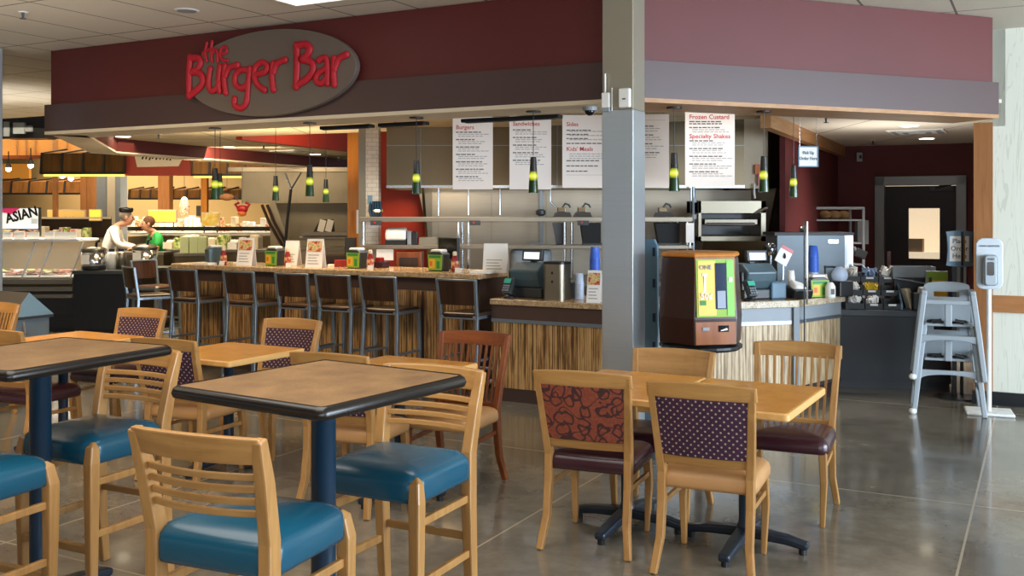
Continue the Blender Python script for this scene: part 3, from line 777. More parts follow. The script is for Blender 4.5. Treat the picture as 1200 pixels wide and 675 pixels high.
# ---------------------------------------------------------------- things on the bar
def napkin_holder(label, p, z, rz, group, first=[None]):
    if first[0]: return dup(first[0], (p.x, p.y, z), rz, label)
    t = thing('napkin_dispenser', label, 'napkin dispenser', (p.x, p.y, z), rz, group); first[0] = t
    MB().plate([(-.085, 0), (.085, 0), (.095, .16), (.05, .185), (-.05, .185), (-.095, .16)], -.05, .06).build('body', 'dark_grey', t, .008)
    MB().box((0, .005, .19), (.13, .10, .03)).build('napkins', 'paper', t, .012)
    c = MB().plate([(-.08, .008), (.08, .008), (.088, .155), (-.088, .155)], -.056, -.05).build('display_card', 'yellow_green', t)
    MB().box((-.035, -.0575, .07), (.07, .003, .09)).build('card_print', 'yellow', c)
    MB().box((.04, -.0575, .06), (.035, .003, .07)).build('card_print', 'green', c)
    MB().box((-.045, -.06, .07), (.03, .003, .045)).build('card_print', 'orange', c)
    MB().box((0, -.0575, .137), (.14, .003, .022)).build('card_print', 'green', c)
    return t
G6 = 'napkin dispensers with green and yellow cards'
for px, off, lb in ((514, .30, 'napkin dispenser with green card near the right end of the bar'), (418, .30, 'napkin dispenser with green card at the middle of the bar'), (322, .30, 'napkin dispenser with green card left of centre on the bar')):
    napkin_holder(lb, on_bar(px, off), 1.10, BR-.12, G6)
q = scr(957, .24); napkin_holder('napkin dispenser with green card on the right service counter', q, .90, .25, G6)
def bottle(label, p, z, mat, group, h=.17, r=.028, name='ketchup_bottle', cap='cream'):
    t = thing(name, label, 'bottle', (p.x, p.y, z), 0, group)
    MB().lathe([(r, 0), (r*1.05, h*.1), (r*.95, h*.55), (r*.6, h*.78), (r*.5, h*.8)], n=16).build('bottle_body', mat, t, smooth=True)
    MB().lathe([(r*.62, h*.8), (r*.62, h*.93), (r*.4, h)], n=14).build('cap', cap, t)
    MB().cyl((0, 0, h*.16), r*1.07, h*.36, 16).build('bottle_label', 'foodphoto', t)
    return t
G7 = 'ketchup bottles beside the napkin dispensers'
for px, off, lb in ((533, .25, 'ketchup bottle with white label near the right end of the bar'), (434, .25, 'ketchup bottle with white label at the middle of the bar'), (337, .25, 'ketchup bottle with white label left of centre on the bar'), (262, .2, 'ketchup bottle with white label near the left end of the bar')):
    bottle(lb, on_bar(px, off), 1.10, 'ketchup', G7, .19, .033)
t = thing('napkin_dispenser', 'dark napkin dispenser with side facing out near the left end of the bar', 'napkin dispenser', tuple(on_bar(252, .26))+(1.10,), BR+1.2, G6)
MB().plate([(-.085, 0), (.085, 0), (.095, .16), (.05, .185), (-.05, .185), (-.095, .16)], -.05, .06).build('body', 'pos', t, .008)
MB().box((0, .005, .19), (.13, .10, .03)).build('napkins', 'paper', t, .012)
def tent_card(label, p, z, rz, h, w, group=None, pic='foodphoto', picz=(.55, .92), name='table_tent'):
    t = thing(name, label, 'menu card', (p.x, p.y, z), rz, group)
    m = MB()
    m.add([(-w/2, -.05, 0), (w/2, -.05, 0), (w/2, .0, h), (-w/2, 0, h), (-w/2, -.046, 0), (w/2, -.046, 0), (w/2, .004, h), (-w/2, .004, h)], [(0, 1, 2, 3), (7, 6, 5, 4), (0, 4, 5, 1), (1, 5, 6, 2), (2, 6, 7, 3), (3, 7, 4, 0)])
    m.add([(-w/2, .05, 0), (w/2, .05, 0), (w/2, .0, h), (-w/2, 0, h), (-w/2, .046, 0), (w/2, .046, 0), (w/2, -.004, h), (-w/2, -.004, h)], [(0, 1, 2, 3), (7, 6, 5, 4), (0, 4, 5, 1), (1, 5, 6, 2), (2, 6, 7, 3), (3, 7, 4, 0)])
    m.build('card', 'paper', t)
    a = math.atan2(.05, h)
    def on(zf): return -.05+.05*zf-.003
    if pic: 
        z0, z1 = picz
        MB().add([(-w*.42, on(z0), h*z0), (w*.42, on(z0), h*z0), (w*.42, on(z1), h*z1), (-w*.42, on(z1), h*z1)], [(0, 1, 2, 3)]).build('picture', pic, t)
    m = MB()
    for i in range(4):
        zf = .12+i*.1
        if pic and zf+.03 > picz[0]: break
        m.add([(-w*.36, on(zf), h*zf), (w*(.3-.07*(i % 3)), on(zf), h*zf), (w*(.3-.07*(i % 3)), on(zf+.03), h*(zf+.03)), (-w*.36, on(zf+.03), h*(zf+.03))], [(0, 1, 2, 3)])
    m.build('text_lines', 'text_grey', t)
    return t
G8 = 'menu cards standing on the bar'
tent_card('tall white menu card with burger photo toward the left end of the bar', on_bar(289, .22), 1.10, BR+.15, .29, .19, G8)
tent_card('tall white menu card with burger photo at the middle left of the bar', on_bar(370, .22), 1.10, BR+.15, .29, .19, G8)
tent_card('plain white card standing behind the dispensers on the bar', on_bar(343, .5), 1.10, BR+.1, .26, .17, G8, None)
tent_card('white sheet with red clip standing at the right end of the bar', on_bar(581, .32), 1.10, BR+.25, .27, .23, G8, None)
G9 = 'small white ticket cards lying on the bar'
for i, (px, off) in enumerate(((537, .12), (434, .12), (338, .12), (260, .12))):
    p = on_bar(px, off)
    tag(MB().box((0, 0, .022), (.07, .004, .044), rx=-.25).add([(-.03, -.009, .03), (.03, -.009, .03), (.03, -.008, .034), (-.03, -.008, .034)], [(0, 1, 2, 3)]).build('ticket_card', 'paper', loc=(p.x, p.y, 1.10), rz=BR),
        'little white card in front of the '+['rightmost', 'middle', 'left of centre', 'leftmost'][i]+' ketchup bottle on the bar', 'card', G9)
p = on_bar(555, .42)
t = thing('display_monitor', 'black flat monitor with its back to the bar top', 'monitor', (on_bar(526, .62).x, on_bar(526, .62).y, 1.10), BR-.35)
MB().box((0, 0, .195), (.31, .035, .235)).build('screen', 'dark_grey', t, .006)
MB().box((0, -.019, .2), (.285, .004, .2)).build('screen_face', 'screen', t)
MB().box((0, .02, .05), (.05, .03, .1)).build('stand', 'black', t); MB().box((0, .02, .008), (.2, .14, .016)).build('base', 'black', t, .004)
tag(MB().box((0, 0, .012), (.2, .15, .024)).build('paper_stack', 'paper', loc=tuple(on_bar(566, .18))+(1.10,), rz=BR+.1), 'low stack of white papers at the right end of the bar', 'papers')
for i, (px, off, w_, lb) in enumerate(((241, .13, .2, 'flat white papers at the left end of the bar top'), (284, .4, .16, 'white papers behind the left menu card'), (396, .48, .2, 'white papers on the bar behind the middle menu card'))):
    tag(MB().box((0, 0, .01), (w_, .13, .02)).build('paper_stack', 'paper', loc=tuple(on_bar(px, off))+(1.10,), rz=BR+.3*i), lb, 'papers')
t = thing('condiment_tray', 'small dark tray with red jars behind the middle dispenser', 'tray', tuple(on_bar(445, .48))+(1.10,), BR)
MB().box((0, 0, .03), (.16, .12, .06)).build('tray', 'plum_vinyl', t, .006); MB().box((.0, 0, .08), (.07, .07, .05)).build('jar', 'ketchup', t, .01)
tag(MB().box((0, 0, .035), (.11, .10, .07)).build('sauce_box', 'ketchup', loc=tuple(on_bar(400, .45))+(1.10,), rz=BR, bevel=.006), 'dark red box behind the bar to the left of the middle dispenser', 'box')

# ---------------------------------------------------------------- things on the service counter
def pos_terminal(label, p, z, rz, group):
    t = thing('cash_register', label, 'cash register', (p.x, p.y, z), rz, group)
    MB().box((0, .05, .045), (.34, .34, .09)).build('base', 'dark_grey', t, .012)
    MB().side([(-.10, .09), (-.14, .16), (-.16, .24), (-.06, .31), (.1, .31), (.14, .22), (.1, .09)], -.15, .15).build('body', 'pos', t, .015)
    MB().box((.0, .03, .33), (.05, .05, .06)).build('neck', 'dark_grey', t)
    d = MB().box((.02, -.02, .375), (.21, .045, .10), rx=-.15).build('customer_display', 'dark_grey', t, .008)
    MB().box((.02, -.046, .372), (.16, .004, .062), rx=-.15).build('lit_panel', 'lcd', d)
    MB().box((-.17, -.02, .16), (.03, .18, .16)).build('side_panel', 'black', t, .006)
    return t
G10 = 'cash registers on the service counter'
pos_terminal('slate cash register with lit display, left of the steel column', scl(624, .36), .90, math.atan2(dQ.y, dQ.x)-.1, G10)
pos_terminal('slate cash register with lit display, right of the cup dispenser', scr(882, .32), .90, .35, G10)
def card_reader(label, p, z, rz, group, first=[None]):
    if first[0]: return dup(first[0], (p.x, p.y, z), rz, label)
    t = thing('card_reader', label, 'card reader', (p.x, p.y, z), rz, group); first[0] = t
    MB().lathe([(.055, 0), (.05, .015), (.02, .03), (.018, .06)], n=16).build('stand', 'black', t)
    b = MB().box((0, -.01, .105), (.085, .045, .16), rx=-.6).build('handset', 'dark_grey', t, .01)
    MB().box((0, -.012, .142), (.065, .004, .045), rx=-.6).add([], []).build('screen', plain('teal_screen', '#49b79b', .3), b)
    m = MB()
    for i in range(3):
        for j in range(3): m.box((-.022+.022*i, -.058+.012*j, .062+.019*j), (.015, .01, .012), rx=-.6)
    m.build('keys', 'grey', b)
    for ch in (b.children): ch.location = (0, -.022, .012)
    return t
G11 = 'card readers on the service counter'
card_reader('card reader at the left end of the service counter', scl(597, .16), .90, -.5, G11)
card_reader('card reader in front of the right cash register', scr(878, .09), .90, .3, G11)
t = thing('steel_canister', 'brushed steel cup canister with black lid on the service counter', 'canister', tuple(scl(653, .22))+(.90,), math.atan2(dQ.y, dQ.x))
MB().prism(rrect(.2, .2, .045), 0, .31).build('body', 'steel', t); MB().prism(rrect(.205, .205, .045), .31, .33).build('lid', 'black', t)
for z in (.16, .235): MB().box((-.0, -.102, z), (.014, .008, .022)).build('latch', 'black', t)
def cup_stack(label, p, z, n, mat, group, r=.042, step=.016, h=.11, upper=None, name='cup_stack'):
    t = thing(name, label, 'cups', (p.x, p.y, z), 0, group)
    for i in range(n):
        z0 = i*step
        MB().lathe([(r, z0), (r*1.06, z0+.004), (r*.98, z0+.012), (r*.8, z0+h)], n=16).build('cup', upper if upper and i > n*.55 else mat, t, smooth=True)
    return t
G12 = 'stacks of drink cups'
cup_stack('tall stack of blue and clear cups beside the steel column', scl(697, .36), .90, 22, 'clear_cup', G12, .045, .0165, .11, 'blue_cup')
cup_stack('short stack of clear cups right of the steel canister', scl(679, .3), .90, 9, 'clear_cup', G12, .04, .016, .10)
cup_stack('tall stack of blue and clear cups on the right service counter', scr(953, .42), .90, 22, 'clear_cup', G12, .047, .0165, .11, 'blue_cup')
cup_stack('stack of white lids left of the glass divider', scr(927, .36), .90, 13, 'paper', G12, .034, .014, .07)
tent_card('small menu card with burger photo against the steel column', scl(697, .1), .90, -.35, .27, .12, None)
t = thing('paper_tray', 'dark folder rack behind the small menu card', 'tray', tuple(scl(668, .42))+(.90,), -.3)
MB().box((0, 0, .07), (.12, .1, .14), rz=.4).build('tray', 'dark_grey', t, .006)
t = thing('receipt_printer', 'blue-grey receipt printer beside the right cash register', 'printer', tuple(scr(906, .28))+(.90,), .3)
MB().box((0, 0, .075), (.15, .2, .15)).build('body', 'blue_grey', t, .015); MB().box((0, -.02, .152), (.1, .06, .006)).build('paper_slot', 'dark_grey', t)
t = thing('price_card', 'white card with a red strip tilted on a clip', 'card', tuple(scr(918, .34))+(.90,), .2)
MB().tube([(-.02, 0, 0), (0, 0, .2), (.0, 0, .34)], .005).build('clip_rod', 'chrome', t)
MB().box((0, -.01, .37), (.125, .004, .15), ry=.5).build('card', 'paper', t)
MB().box((.033, -.014, .43), (.125, .003, .03), ry=.5).build('red_strip', 'red', t)
MB().lathe([(.004, 0), (.014, .012), (.012, .03), (.005, .05)], (.004, -.016, .345), 8).build('logo_mark', 'black', t)
t = thing('pump_bottle', 'soap-style pump bottle behind the napkin dispenser', 'bottle', tuple(scr(967, .34))+(.90,), 1.9)
MB().lathe([(.035, 0), (.037, .02), (.035, .14), (.02, .17), (.015, .2)], n=16).build('bottle_body', 'cream', t, smooth=True)
MB().tube([(0, 0, .2), (0, 0, .27), (0, 0, .275)], .009).build('pump', 'black', t); MB().tube([(0, .01, .265), (0, -.11, .262)], .009).build('nozzle', 'black', t)
t = thing('napkin_box', 'open dark caddy with white napkins left of the glass divider', 'caddy', tuple(scr(935, .22))+(.90,), .2)
MB().side([(-.09, 0), (.09, 0), (.11, .11), (-.12, .08)], -.09, .09).build('caddy', 'black', t, .01)
MB().box((.0, 0, .1), (.13, .14, .06), rx=.4, ry=.3).build('napkins', 'paper', t, .02)
t = thing('wrapped_bundle', 'clear bag of wrapped items beside the dark caddy', 'bag', tuple(scr(984, .30))+(.90,), .5)
MB().ball((0, 0, .19), (.08, .07, .08), 12, 8).build('bag', 'clear_cup', t, smooth=True); MB().box((0, 0, .07), (.17, .17, .14)).build('caddy', 'black', t, .01)
t = thing('white_jug', 'white plastic jug with dark label beside the napkin dispenser', 'jug', tuple(scr(973, .14))+(.90,), .2)
MB().lathe([(.04, 0), (.045, .02), (.044, .1), (.03, .13), (.02, .14)], n=16).build('jug_body', 'white', t, smooth=True); MB().box((0, -.044, .06), (.03, .008, .05)).build('jug_label', 'text_dark', t)
# glass divider seen edge on
gp = scr(943, .0)
t = thing('glass_divider', 'clear glass divider between thin steel posts on the right counter', 'glass screen', (gp.x, gp.y-.03, 0), face(gp.x, gp.y))
MB().box((-.012, 0, .79), (.012, .02, 1.58)).build('post', 'dark_grey', t); MB().box((.014, .1, 1.22), (.012, .02, .72)).build('post', 'chrome', t)
MB().box((0, .05, .95), (.006, .1, 1.2)).build('glass_pane', 'glass', t)

# ---------------------------------------------------------------- cup recycling dispenser
t = thing('cup_dispenser', 'tall faceted wooden cup dispenser with yellow and green printed front', 'dispenser', (1.24, 6.55, 0), .2)
def ngon(r0, z): return [(r0*math.cos(a), r0*math.sin(a), z) for a in [math.radians(-90+30+60*k) for k in range(6)]]
MB().cyl((0, 0, 0), .24, .03, 28).lathe([(.04, .03), (.035, .765)], n=16).build('pedestal', 'black', t)
MB().lathe([(.25, .765), (.27, .78), (.27, .795), (.24, .81)], n=32).build('turntable', 'black', t)
def hexa(rs): 
    m = MB(); n = 6; vs = [v for r, z in rs for v in ngon(r, z)]
    fs = [(i*n+k, i*n+(k+1) % n, (i+1)*n+(k+1) % n, (i+1)*n+k) for i in range(len(rs)-1) for k in range(n)]
    return m.add(vs, fs+[tuple(reversed(range(n))), tuple((len(rs)-1)*n+k for k in range(n))])
hexa([(.285, .81), (.292, .98), (.265, 1.37)]).build('cabinet', plain('brown_laminate_case', '#351a10', .3, vary=.15, scale=3), t, .008)
hexa([(.272, 1.37), (.275, 1.385), (.262, 1.40)]).build('top_rim', 'orange_wood', t, .006)
ap0, ap1 = .289*math.cos(PI/6), .262*math.cos(PI/6)
def dfront(x0, x1, z0, z1, off, name, mat, par):
    def y(z): return -((.288 if z < .98 else .292-(.027)*(z-.98)/.39)*math.cos(PI/6))-off
    return MB().add([(x0, y(z0), z0), (x1, y(z0), z0), (x1, y(z1), z1), (x0, y(z1), z1), (x0, y(z0)+off, z0), (x1, y(z0)+off, z0), (x1, y(z1)+off, z1), (x0, y(z1)+off, z1)],
                    [(0, 1, 2, 3), (0, 4, 5, 1), (1, 5, 6, 2), (2, 6, 7, 3), (3, 7, 4, 0)]).build(name, mat, par)
fp = dfront(-.135, .135, .82, 1.372, .008, 'front_panel', wood('dispenser_front_wood', '#80420f', '#a05a17', .35), t)
pg = dfront(-.13, .125, .995, 1.36, .013, 'printed_panel', 'yellow_green', t)
dfront(-.12, .0, 1.005, 1.35, .016, 'yellow_print', plain('pale_yellow_card', '#ecc552', .4), pg)
dfront(-.005, .07, 1.045, 1.335, .02, 'cup_window', plain('blue_black_glass', '#1c2b45', .1), t)
cw = dfront(.005, .06, 1.05, 1.16, .023, 'cup_column', plain('grey_cups', '#8c96a8', .4), t)
dfront(.073, .12, 1.005, 1.35, .017, 'green_print', plain('bright_green_card', '#7cc24a', .4), pg)
def dy(z, off): return -((.292-(.027)*(z-.98)/.39)*math.cos(PI/6))-off
ROT = (PI/2+.06, 0, 0)
letters('lettering', 'ONE', .042, 'grey', pg, (-.112, dy(1.295, .018), 1.295), ROT)
letters('lettering', '50¢', .055, 'paper', pg, (-.108, dy(1.11, .018), 1.11), ROT, bold=.001)
m = MB(); m.box((-.075, dy(1.2, .018), 1.2), (.012, .003, .12)); m.box((-.075, dy(1.26, .018), 1.262), (.034, .003, .02)); m.build('arrow_mark', 'paper', pg)
m = MB().box((-.09, dy(1.085, .018), 1.085), (.04, .003, .03)); m.build('print_block', 'green', pg)
MB().box((.097, dy(1.22, .019), 1.23), (.024, .003, .03)).build('print_block', 'paper', pg)
dfront(.02, .085, .90, .94, .012, 'cup_slot', 'screen', t)
MB().add([(.03, -.265, .905), (.075, -.27, .912), (.07, -.267, .925), (.028, -.262, .91)], [(0, 1, 2, 3)]).build('paper_scrap', 'paper', t)
dfront(-.09, -.045, .91, .93, .011, 'badge', 'grey', t)
# blue rack behind the column
t = thing('folded_booster', 'blue-grey perforated plastic panel standing behind the steel column', 'panel', (.985, 7.0, 0), GRID)
MB().plate([(-.05, 0), (.05, 0), (.045, 1.42), (.02, 1.47), (-.05, 1.47)], -.015, .015).build('panel', 'blue_grey', t, .006)
m = MB()
for z in (.72, .92, 1.16, 1.38): m.box((.02, -.017, z), (.02, .006, .06))
m.build('slot', 'navy', t)
MB().box((.0, 0, .06), (.13, .2, .12)).build('foot', 'blue_grey', t, .01)
# ---------------------------------------------------------------- pendants under the soffit
def pendant(label, px, y0, y1, d, ztop, first=[None]):
    x = XD(px, d); z1 = ZD(y1, d); z0 = ZD(y0, d)
    t = thing('pendant_lamp', label, 'pendant lamp', (x, d, ztop), 0, 'dark glass pendant lamps with glowing lime bands')
    MB().lathe([(.055, -.012), (.055, 0)], n=20).build('canopy', 'black', t)
    MB().tube([(0, 0, -.01), (0, 0, z0-ztop+.01)], .003, 6).build('cord', 'black', t)
    hgt = z0-z1; zb = z1-ztop; s = hgt/.27
    rr = lambda f: (.038-.016*f)*s
    MB().lathe([(rr(.60), zb+hgt*.60), (rr(1), zb+hgt)], n=24).build('shade', 'shade_top', t, .002)
    MB().lathe([(rr(.34), zb+hgt*.34), (rr(.6), zb+hgt*.60)], n=24).build('glowing_band', 'lime_glow', t)['label'] = 'glowing lime glass band'
    MB().lathe([(rr(0), zb), (rr(.34), zb+hgt*.34)], n=24, caps=False).build('shade_skirt', 'bottle_green', t)
fl = lambda px: fas(px, 140).y
def fr_d(px):
    k = (px-CX)/F; tt = (k*K.y-K.x)/(dR.x-k*dR.y); return K.y+dR.y*tt
for lb, px, y0, y1, d, zt in (
    ('glowing pendant lamp left of the steel column in front of the middle menu board', 625, 184, 226, fl(625)+.22, SOF),
    ('glowing pendant lamp in front of the stainless hood, left of the first menu board', 488, 188, 227, fl(488)+.22, SOF),
    ('large glowing pendant lamp between the amber post and the shop sign', 363, 193, 230, fl(363)+.22, SOF),
    ('large glowing pendant lamp above the left end of the bar', 252, 197, 233, fl(252)+.22, SOF),
    ('small glowing pendant lamp hidden half behind the large one at left', 258, 203, 228, fl(258)+1.5, INN),
    ('small glowing pendant lamp in the second row, left of the large middle one', 323, 206, 235, fl(323)+1.7, INN),
    ('small glowing pendant lamp in the second row beside the amber post', 382, 210, 237, fl(382)+2.2, INN),
    ('glowing pendant lamp between the two menu boards right of the column', 790, 179, 224, fr_d(790)+.2, SOF),
    ('glowing pendant lamp right of the last menu board', 895, 183, 225, fr_d(895)+.2, SOF),
    ('glowing pendant lamp left of the hanging pick up sign', 930, 194, 231, fr_d(930)+.9, INN)):
    pendant(lb, px, y0, y1, d, zt)
# downlights, vent, sprinklers, camera
def ceiling_disc(name, label, cat, px, py, z, r, mat, group):
    d = (z-H)*F/(HY-py); t = thing(name, label, cat, (XD(px, d), d, z), 0, group)
    MB().lathe([(r, -.006), (r*1.15, 0)], n=28).build('trim_ring', 'white', t); MB().lathe([(r*.88, -.009), (r*.9, -.004)], n=28).build('lens', mat, t)
for lb, px, py in (('downlight in the cream bar ceiling near the left corner', 144, 159.5), ('downlight in the cream bar ceiling under the sign', 269, 172), ('downlight in the cream bar ceiling left of the amber post', 369, 180.5),
                   ('downlight in the pickup ceiling nearer the soffit', 1066, 147), ('downlight in the pickup ceiling above the black door', 1086, 162)):
    ceiling_disc('downlight', lb, 'downlight', px, py, INN, .1, 'lamp', 'recessed downlights')
ceiling_disc('ceiling_speaker', 'round grey speaker in the main ceiling above the sign', 'speaker', 219, 12, CEIL, .085, 'grey', None)
def sprinkler(label, px, py, z):
    d = (z-H)*F/(HY-py); t = thing('sprinkler', label, 'sprinkler', (XD(px, d), d, z), 0, 'ceiling sprinklers')
    MB().lathe([(.035, -.006), (.04, 0)], n=18).build('escutcheon', 'white', t); MB().lathe([(.008, -.05), (.012, -.006)], n=10).build('stem', 'dark_grey', t); MB().lathe([(.024, -.056), (.024, -.05)], n=12).build('deflector', 'dark_grey', t)
for lb, px, py, z in (('sprinkler in the main ceiling at the top left', 27, 14, CEIL), ('sprinkler in the bar ceiling between the downlights', 309, 170, INN), ('sprinkler in the bar ceiling at left', 186, 157, INN), ('sprinkler in the bar ceiling near the amber post', 397, 184, INN), ('sprinkler in the pickup ceiling near the soffit', 968, 137.5, INN), ('sprinkler in the pickup ceiling near the back wall', 1023, 164.5, INN)):
    sprinkler(lb, px, py, z)
def vent(label, px, py, z, w, dd, rz):
    d = (z-H)*F/(HY-py); t = thing('ceiling_vent', label, 'vent', (XD(px, d), d, z), rz)
    MB().box((0, 0, -.006), (w, dd, .012)).build('frame', 'white', t)
    m = MB()
    for i in range(4): s = 1-.22*i; m.box((0, 0, -.014-.002*i), (w*s*.9, dd*s*.9, .004)).mat((i+1) % 2)
    m.build('louvre', ['grey', 'white'], t)
vent('square louvred vent in the pickup ceiling', 1075, 154, INN, .6, .6, GRID); vent('louvred vent in the bar ceiling left of the amber post', 343, 177, INN, .5, .5, GRID)
dcam = fl(691)+.14
t = thing('dome_camera', 'grey dome security camera under the soffit left of the steel column', 'camera', (XD(691, dcam), dcam, SOF))
MB().lathe([(.05, -.028), (.055, 0)], n=24).build('housing', 'grey', t); MB().ball((0, 0, -.03), (.036, .036, .034), 16, 10).build('dome', 'screen', t, smooth=True)
# ceiling tracks
def on_pl(px, base, d, off):
    n = Vector((dL.y, -dL.x)); b = base+n*off; k = (px-CX)/F; tt = (b.x-k*b.y)/(k*d.y-d.x); return b+d*tt
def track(label, pxa, pxb, z, doff):
    a = on_pl(pxa, K, dL, doff); b = on_pl(pxb, K, dL, doff); c = (a+b)/2
    t = thing('air_curtain', label, 'air curtain', (c.x, c.y, z), math.atan2(dL.y, dL.x)+PI, 'black ceiling slots')
    L = (b-a).length; MB().box((0, 0, 0), (L, .09, .03)).build('casing', 'black', t, .006); MB().box((0, -.02, -.018), (L*.9, .04, .008)).build('grille', 'dark_grey', t)
track('black slot fixture above the stainless hood', 446, 500, 2.415, .66); track('black slot fixture over the first two menu boards', 543, 657, 2.415, .66); track('black slot fixture left of the white tile pillar', 378, 436, 2.415, .66)

# ---------------------------------------------------------------- menu boards
def menu_board(label, x0, x1, y1, d, heads, seed):
    """heads: (height fraction, text, kind) from the photo; grey bars stand for lines too blurred to read"""
    rnd = random.Random(seed)
    w = (x1-x0)/F*d; zt = SOF+.17; zb = ZD(y1, d); h = zt-zb; zt2 = zt
    t = thing('menu_board', label, 'menu board', (XD((x0+x1)/2, d), d, zb), 0, 'hanging white menu boards')
    MB().box((0, .008, h/2), (w, .016, h)).build('board', plain('menu_cream', '#f0e4da', .55, vary=.02), t)
    for s in (-1, 1): MB().tube([(s*w*.38, .008, h), (s*w*.38, .008, h+.12)], .003, 6).build('hanging_rod', 'chrome', t)
    vis = ZD(132, d)-zb                              # height of the part below the soffit edge
    red, dark, grey = [], MB(), MB()
    for zf, text, kind in heads:
        z = vis*zf; rnd.random()
        if kind == 'h': letters('red_heading', text, .056, 'text_red', t, (-w*.42, -.001, z), bold=.0005, ext=.001)
        elif kind == 's': letters('dish_name', text, .034, 'text_dark', t, (-w*.42, -.001, z), bold=.0004, ext=.001)
        elif kind in 'dg':
            x = -w*(.42 if kind == 'd' else .36); L = x+w*((.42+.22*rnd.random()) if kind == 'd' else (.52+.24*rnd.random()))
            ln = MB()
            while x < L:
                q = rnd.uniform(.02, .05); ln.box((x+q/2, -.0005, z), (q, .001, .0105 if kind == 'd' else .007)); x += q+.008
            ln.build('text_line', 'text_dark' if kind == 'd' else 'text_grey', t)
        elif kind == 'r': grey.box((.0, -.0005, z), (w*.84, .001, .003))
    if dark.v: dark.build('dish_line', 'text_dark', t)
    if grey.v: grey.build('small_print', 'text_grey', t)
    return t
def lines(start, end, n, k):
    out = []; st = (start-end)/n
    for i in range(n):
        z = start-st*i; out.append((z, '', 'd'))
        for j in range(k): out.append((z-st*.27*(j+1), '', 'g'))
    return out
def kd(px): return 9.55+(620-px)*.0012
menu_board('white menu board headed Burgers, leftmost', 530.5, 577.5, 222, kd(554), [(.785, 'Burgers', 'h')]+lines(.745, .07, 7, 2), 1)
menu_board('white menu board headed Sandwiches, second from left', 597, 646, 222, kd(621), [(.83, 'Sandwiches', 'h')]+lines(.775, .28, 5, 2), 2)
menu_board('white menu board headed Sides and Kids\' Meals, left of the steel column', 659, 718, 220, kd(688), [(.82, 'Sides', 'h')]+lines(.765, .60, 3, 1)+[(.59, '', 'd'), (.49, "Kids' Meals", 'h'), (.45, '', 'g'), (.42, '', 'g'), (.39, '', 'g'), (.36, '', 'd'), (.29, '', 'd'), (.22, '', 'd'), (.17, '', 'r')], 3)
menu_board('white menu board half hidden behind the steel column', 730, 784, 220, kd(757), [(.9, '', 'r')]+lines(.82, .35, 4, 2), 4)
menu_board('white menu board headed Frozen Custard and Specialty Shakes, rightmost', 803, 861, 219, kd(832)-.5, [(.915, 'Frozen Custard', 'h'), (.88, '', 'd'), (.85, '', 'd'), (.80, '', 'd'), (.77, '', 'g'), (.74, '', 'g'), (.655, 'Specialty Shakes', 'h')]+lines(.62, .10, 5, 2), 5)

# ---------------------------------------------------------------- kitchen
def front_box(mb, x0, x1, y0, y1, d, dep):
    return mb.box(((XD(x0, d)+XD(x1, d))/2, d+dep/2, (ZD(y0, d)+ZD(y1, d))/2), (XD(x1, d)-XD(x0, d), dep, ZD(y0, d)-ZD(y1, d)))
hd = 11.0
t = thing('exhaust_hood', 'long brushed stainless exhaust hood behind the menu boards', 'hood', (0, 0, 0))
MB().add(*[[(XD(453, hd), hd, 1.93), (XD(872, hd), hd, 1.93), (XD(872, hd), hd+1.05, 1.93), (XD(453, hd), hd+1.05, 1.93), (XD(453, hd), hd, 3.0), (XD(872, hd), hd, 3.0), (XD(872, hd), hd+1.05, 3.0), (XD(453, hd), hd+1.05, 3.0)],
      [(0, 1, 5, 4), (1, 2, 6, 5), (2, 3, 7, 6), (3, 0, 4, 7), (4, 5, 6, 7)]]).build('canopy', 'steel_warm', t)
MB().box((XD(886, hd), hd+.52, 2.45), (XD(900, hd)-XD(872, hd), 1.03, 1.05)).build('side_duct', 'cream', t)['label'] = 'pale side duct'
m = MB(); m.box(((XD(453, hd)+XD(872, hd))/2, hd-.01, 1.945), (XD(872, hd)-XD(453, hd), .03, .03)).build('bottom_lip', 'chrome', t)
MB().box(((XD(453, hd)+XD(872, hd))/2, hd-.003, 2.40), (XD(872, hd)-XD(453, hd), .006, .008)).build('seam', 'silver', t)
for px in (493, 546, 653): MB().box((XD(px, hd), hd-.003, 2.45), (.006, .006, 1.04)).build('seam', 'silver', t)
bd = 12.1
t = thing('backsplash', 'stainless backsplash panels under the exhaust hood', 'backsplash', (0, 0, 0))
MB().plate([(XD(512, bd), .9), (XD(930, bd), .9), (XD(918, bd), ZD(222, bd)), (XD(490, bd), ZD(222, bd))], bd, bd+.03).build('panel', steel('backsplash_steel', '#b7ad9c', .4, axis=0, amp=.25), t)
for px in (514, 576, 640, 727): MB().box((XD(px, bd), bd-.004, 1.4), (.008, .008, .98)).build('seam', 'steel', t)
MB().side([(10.95, 1.93), (12.1, 1.93), (12.1, .92), (11.7, .92)], XD(900, 11.3), XD(900, 11.3)+.03).build('side_wing', 'steel_warm', t)
MB().side([(11.0, 1.93), (12.1, 1.93), (12.1, .92), (11.9, .92)], XD(497, 11.0)-.03, XD(497, 11.0)).build('side_wing', 'steel_warm', t)
G13 = 'thin steel rods hanging below the hood'
for px, y1, lb in ((514, 253, 'thin steel rod below the hood, left of the first menu board'), (549, 252, 'thin steel rod under the first menu board'), (586, 252, 'thin steel rod between the first two menu boards'), (645, 236, 'thin steel rod with a hook right of the middle pendant lamp'), (810, 252, 'thin steel rod under the rightmost menu board')):
    d = 11.15; p = P(px, 221, d)
    m = MB().tube([tuple(p+Vector((0, 0, .02))), tuple(P(px, y1, d))], .011, 8)
    if px == 645: m.tube([tuple(P(px, y1, d)), tuple(P(px+1, y1+1.5, d)), tuple(P(px+7, y1+8, d))], .01, 8)
    tag(m.build('hanging_rod', 'chrome'), lb, 'rod', G13)
t = thing('gas_pipe', 'dark vertical pipe on the stainless backsplash', 'pipe', (XD(634, 11.9), 11.9, 0))
